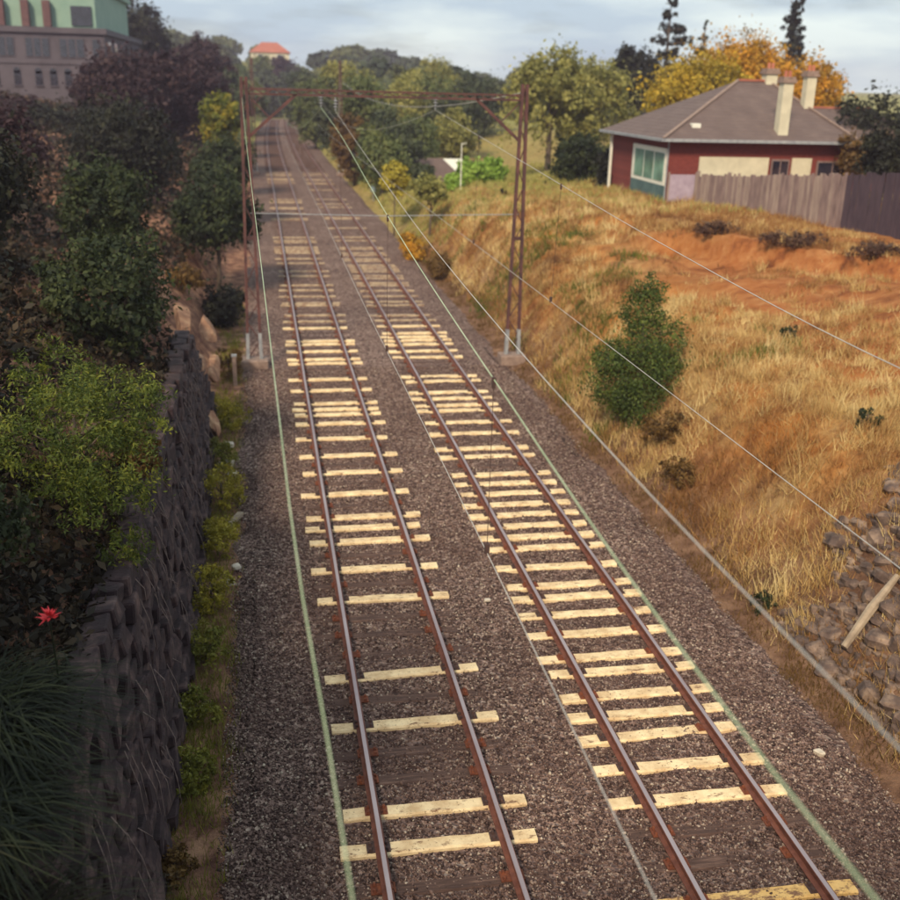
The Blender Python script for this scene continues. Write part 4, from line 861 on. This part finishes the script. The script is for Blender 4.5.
plant('shrub', 'deep red bush beside the cottage roof', 'shrub', 12.4, 95, 3.6, .9, .9, .8, 'redleaf' if 'redleaf' in M else 'maroon', 2500, .25, 460, sit=True, group=G4)

# ---------------------------------------------------------------- fence of palings
def fence():
    A = (20.95, 49.1); B = (25.3, 34.2); t = thing('paling_fence', 'long weathered grey brown paling fence in front of the brick house', 'fence', (A[0], A[1], gz1(*A)))
    L = math.hypot(B[0]-A[0], B[1]-A[1]); n = 96; r = random.Random(3); rz = math.atan2(B[1]-A[1], B[0]-A[0]); ms = []
    for i in range(5):
        m = MB().box((0, 0, .5), (L/n*.93, .022, 1)); m.v = [(x, y, z*(1+r.uniform(-.0, .02)) if z > .5 else z) for x, y, z in m.v]; o = m.build('tmp', M['wood']); ms.append(o.data); o.data.name = 'paling'; bpy.data.objects.remove(o)
    ms += [me.copy() for me in ms[:2]]; ms[-1].materials[0] = ms[-2].materials[0] = M['woodlight']
    dk = ms[0].copy(); dk.materials[0] = M['darkpaint']
    for i in range(n):
        q = (i+.5)/n; x = A[0]+(B[0]-A[0])*q; y = A[1]+(B[1]-A[1])*q; z = gz1(x, y); top = 5.19+(6.56-5.19)*q
        me = dk if (q > .60 and r.random() < .8+.2*(q > .66)) else r.choice(ms); s = link('paling', me, t); s.location = (x-A[0], y-A[1], z-t.location.z-.15); s.scale.z = top-z+.15+r.uniform(-.07, .07); s.rotation_euler = (0, r.uniform(-.012, .012), rz)
    for i in range(8):
        q = i/7; x = A[0]+(B[0]-A[0])*q; y = A[1]+(B[1]-A[1])*q; z = gz1(x, y); nx_, ny_ = -math.sin(rz), math.cos(rz)
        MB().box((x-A[0]+nx_*.08, y-A[1]+ny_*.08, (z-t.location.z)+.75+.12*q), (.13, .11, 1.6+.35*q), rz=rz).build('fence_post', M['woodlight'], t)
    for k in (.35, .8):
        MB().bar((.06, .02, gz1(*A)-t.location.z+1.3*k), (B[0]-A[0]+.06, B[1]-A[1]+.02, gz1(*B)-t.location.z+1.75*k), .05, .08).build('fence_rail', M['wood'], t)
M['woodlight'] = surf('pale_paling_wood', [(.3, (.2, .14, .13)), (.7, (.34, .26, .22))], 2.2, .9, .004, (3, 3, .6))
M['darkpaint'] = surf('dark_stained_wood', [(.3, (.035, .022, .035)), (.7, (.07, .045, .06))], 2.2, .9, .004, (3, 3, .6))
fence()
t = thing('gate', 'pale lilac sheet gate between the brick house and the fence', 'gate', (19.75, 50.75-1.0, gz1(19.8, 49.8)))
MB().box((.72, 0, .62), (1.3, .04, 1.45)).build('gate_sheet', M['lilac'], t); MB().box((.03, 0, .6), (.08, .1, 1.7)).build('gate_post', M['woodlight'], t); MB().box((1.43, 0, .6), (.08, .1, 1.7)).build('gate_post', M['woodlight'], t)

# ---------------------------------------------------------------- institutional building on the hill
def building():
    X1 = -14.6; Y0 = 115; Z0 = 5.6; t = thing('institutional_building', 'large pale grey two storey building with mint green top floor on the left hill', 'building', (X1, Y0, Z0))
    def bx(name, x0, x1, y0, y1, z0, z1, mat, parent=t): return MB().box(((x0+x1)/2-X1, (y0+y1)/2-Y0, (z0+z1)/2-Z0), (x1-x0, y1-y0, z1-z0)).build(name, M[mat], parent)
    bx('wall', -40, X1, Y0, 150, 4.5, 12.7, 'institution')
    bx('cornice', -40.2, X1+.3, Y0-.3, 150.3, 12.72, 13.25, 'institution'); bx('string_course', -40.1, X1+.12, Y0-.12, 150.1, 9.85, 10.15, 'institution')
    up = bx('upper_storey', -40, -15.4, Y0+1.2, 145, 13.3, 17.2, 'mint')
    bx('roof_opening', -17.7, -15.75, Y0+1.0, Y0+1.22, 13.5, 15.3, 'glass', up)
    bx('roof', -40.6, -15, Y0+.6, 146, 17.2, 17.7, 'mint')
    for x in (-19.9, -21.9, -24.2): bx('pier', x-.35, x+.35, Y0+.3, Y0+1.0, 13.3, 15.7, 'maroonpaint')
    for x0, x1 in ((-15.8, -14.95), (-18.9, -16.5), (-22.1, -19.8), (-25.4, -23.1), (-28.7, -26.4), (-32, -29.7)):
        f = bx('window', x0, x1, Y0-.08, Y0+.05, 10.45, 12.25, 'institution'); n = 3 if x1-x0 > 1.5 else 1; w = (x1-x0)/n
        for i in range(n): bx('pane', x0+i*w+.08, x0+(i+1)*w-.08, Y0-.12, Y0-.06, 10.55, 12.2, 'glass', f)
    for x in (-16.9, -18.3, -19.7, -21.1, -23.1, -25.1, -27.1, -29.1):
        m = MB().box((x-X1, -.06, 8.5-Z0), (.62, .1, 1.35)); m.tube([(x-X1, -.11, 9.17-Z0), (x-X1, -.01, 9.17-Z0)], .31, 12); f = m.build('window', M['glass'], t)
        bx('sill', x-.42, x+.42, Y0-.16, Y0-.0, 7.72, 7.82, 'institution', f)
    bx('door', -15.9, -15.0, Y0-.08, Y0+.05, 6.9, 9.7, 'glass')
    for i in range(6):
        y = Y0+2+i*5.2; f = bx('window', X1-.05, X1+.06, y, y+2.6, 10.5, 12.2, 'institution'); bx('pane', X1+.05, X1+.09, y+.1, y+2.5, 10.6, 12.1, 'glass', f)
        f = bx('window', X1-.05, X1+.06, y+.5, y+1.9, 7.7, 9.2, 'institution'); bx('pane', X1+.05, X1+.09, y+.6, y+1.8, 7.8, 9.1, 'glass', f)
M['maroonpaint'] = surf('maroon_brick_pier', [(.3, (.08, .04, .045)), (.7, (.14, .07, .07))], 3, .9, .002)
building()

# ---------------------------------------------------------------- road bridge the camera stands on
def bridge():
    t = thing('road_bridge', 'road bridge over the cutting from which the tracks are seen', 'bridge', (0, -4, 0))
    MB().box((4, 0, 6.9), (34, 7.2, .7)).build('deck', M['concrete'], t); MB().box((4, 3.45, 7.75), (34, .3, 1.0)).build('parapet', M['concrete'], t); MB().box((4, -3.45, 7.75), (34, .3, 1.0)).build('parapet', M['concrete'], t)
    for x in (-3.2, 11.0): MB().box((x, 0, 3.2), (1.6, 6.6, 6.7)).build('abutment', M['stone'], t)
bridge()

# ---------------------------------------------------------------- haze in the valley air
hm = bpy.data.materials.new('haze_air'); hm.use_nodes = True; ht = hm.node_tree; ht.nodes.clear()
ho = ht.nodes.new('ShaderNodeOutputMaterial'); hv = ht.nodes.new('ShaderNodeVolumePrincipled')
hv.inputs['Color'].default_value = (.78, .66, .86, 1); hv.inputs['Density'].default_value = .0006; hv.inputs['Anisotropy'].default_value = .2
ht.links.new(hv.outputs[0], ho.inputs['Volume'])
tag(MB().box((0, 350, 11.5), (1320, 860, 31)).build('haze', hm), 'thin lilac haze filling the valley air', 'haze', kind='stuff')
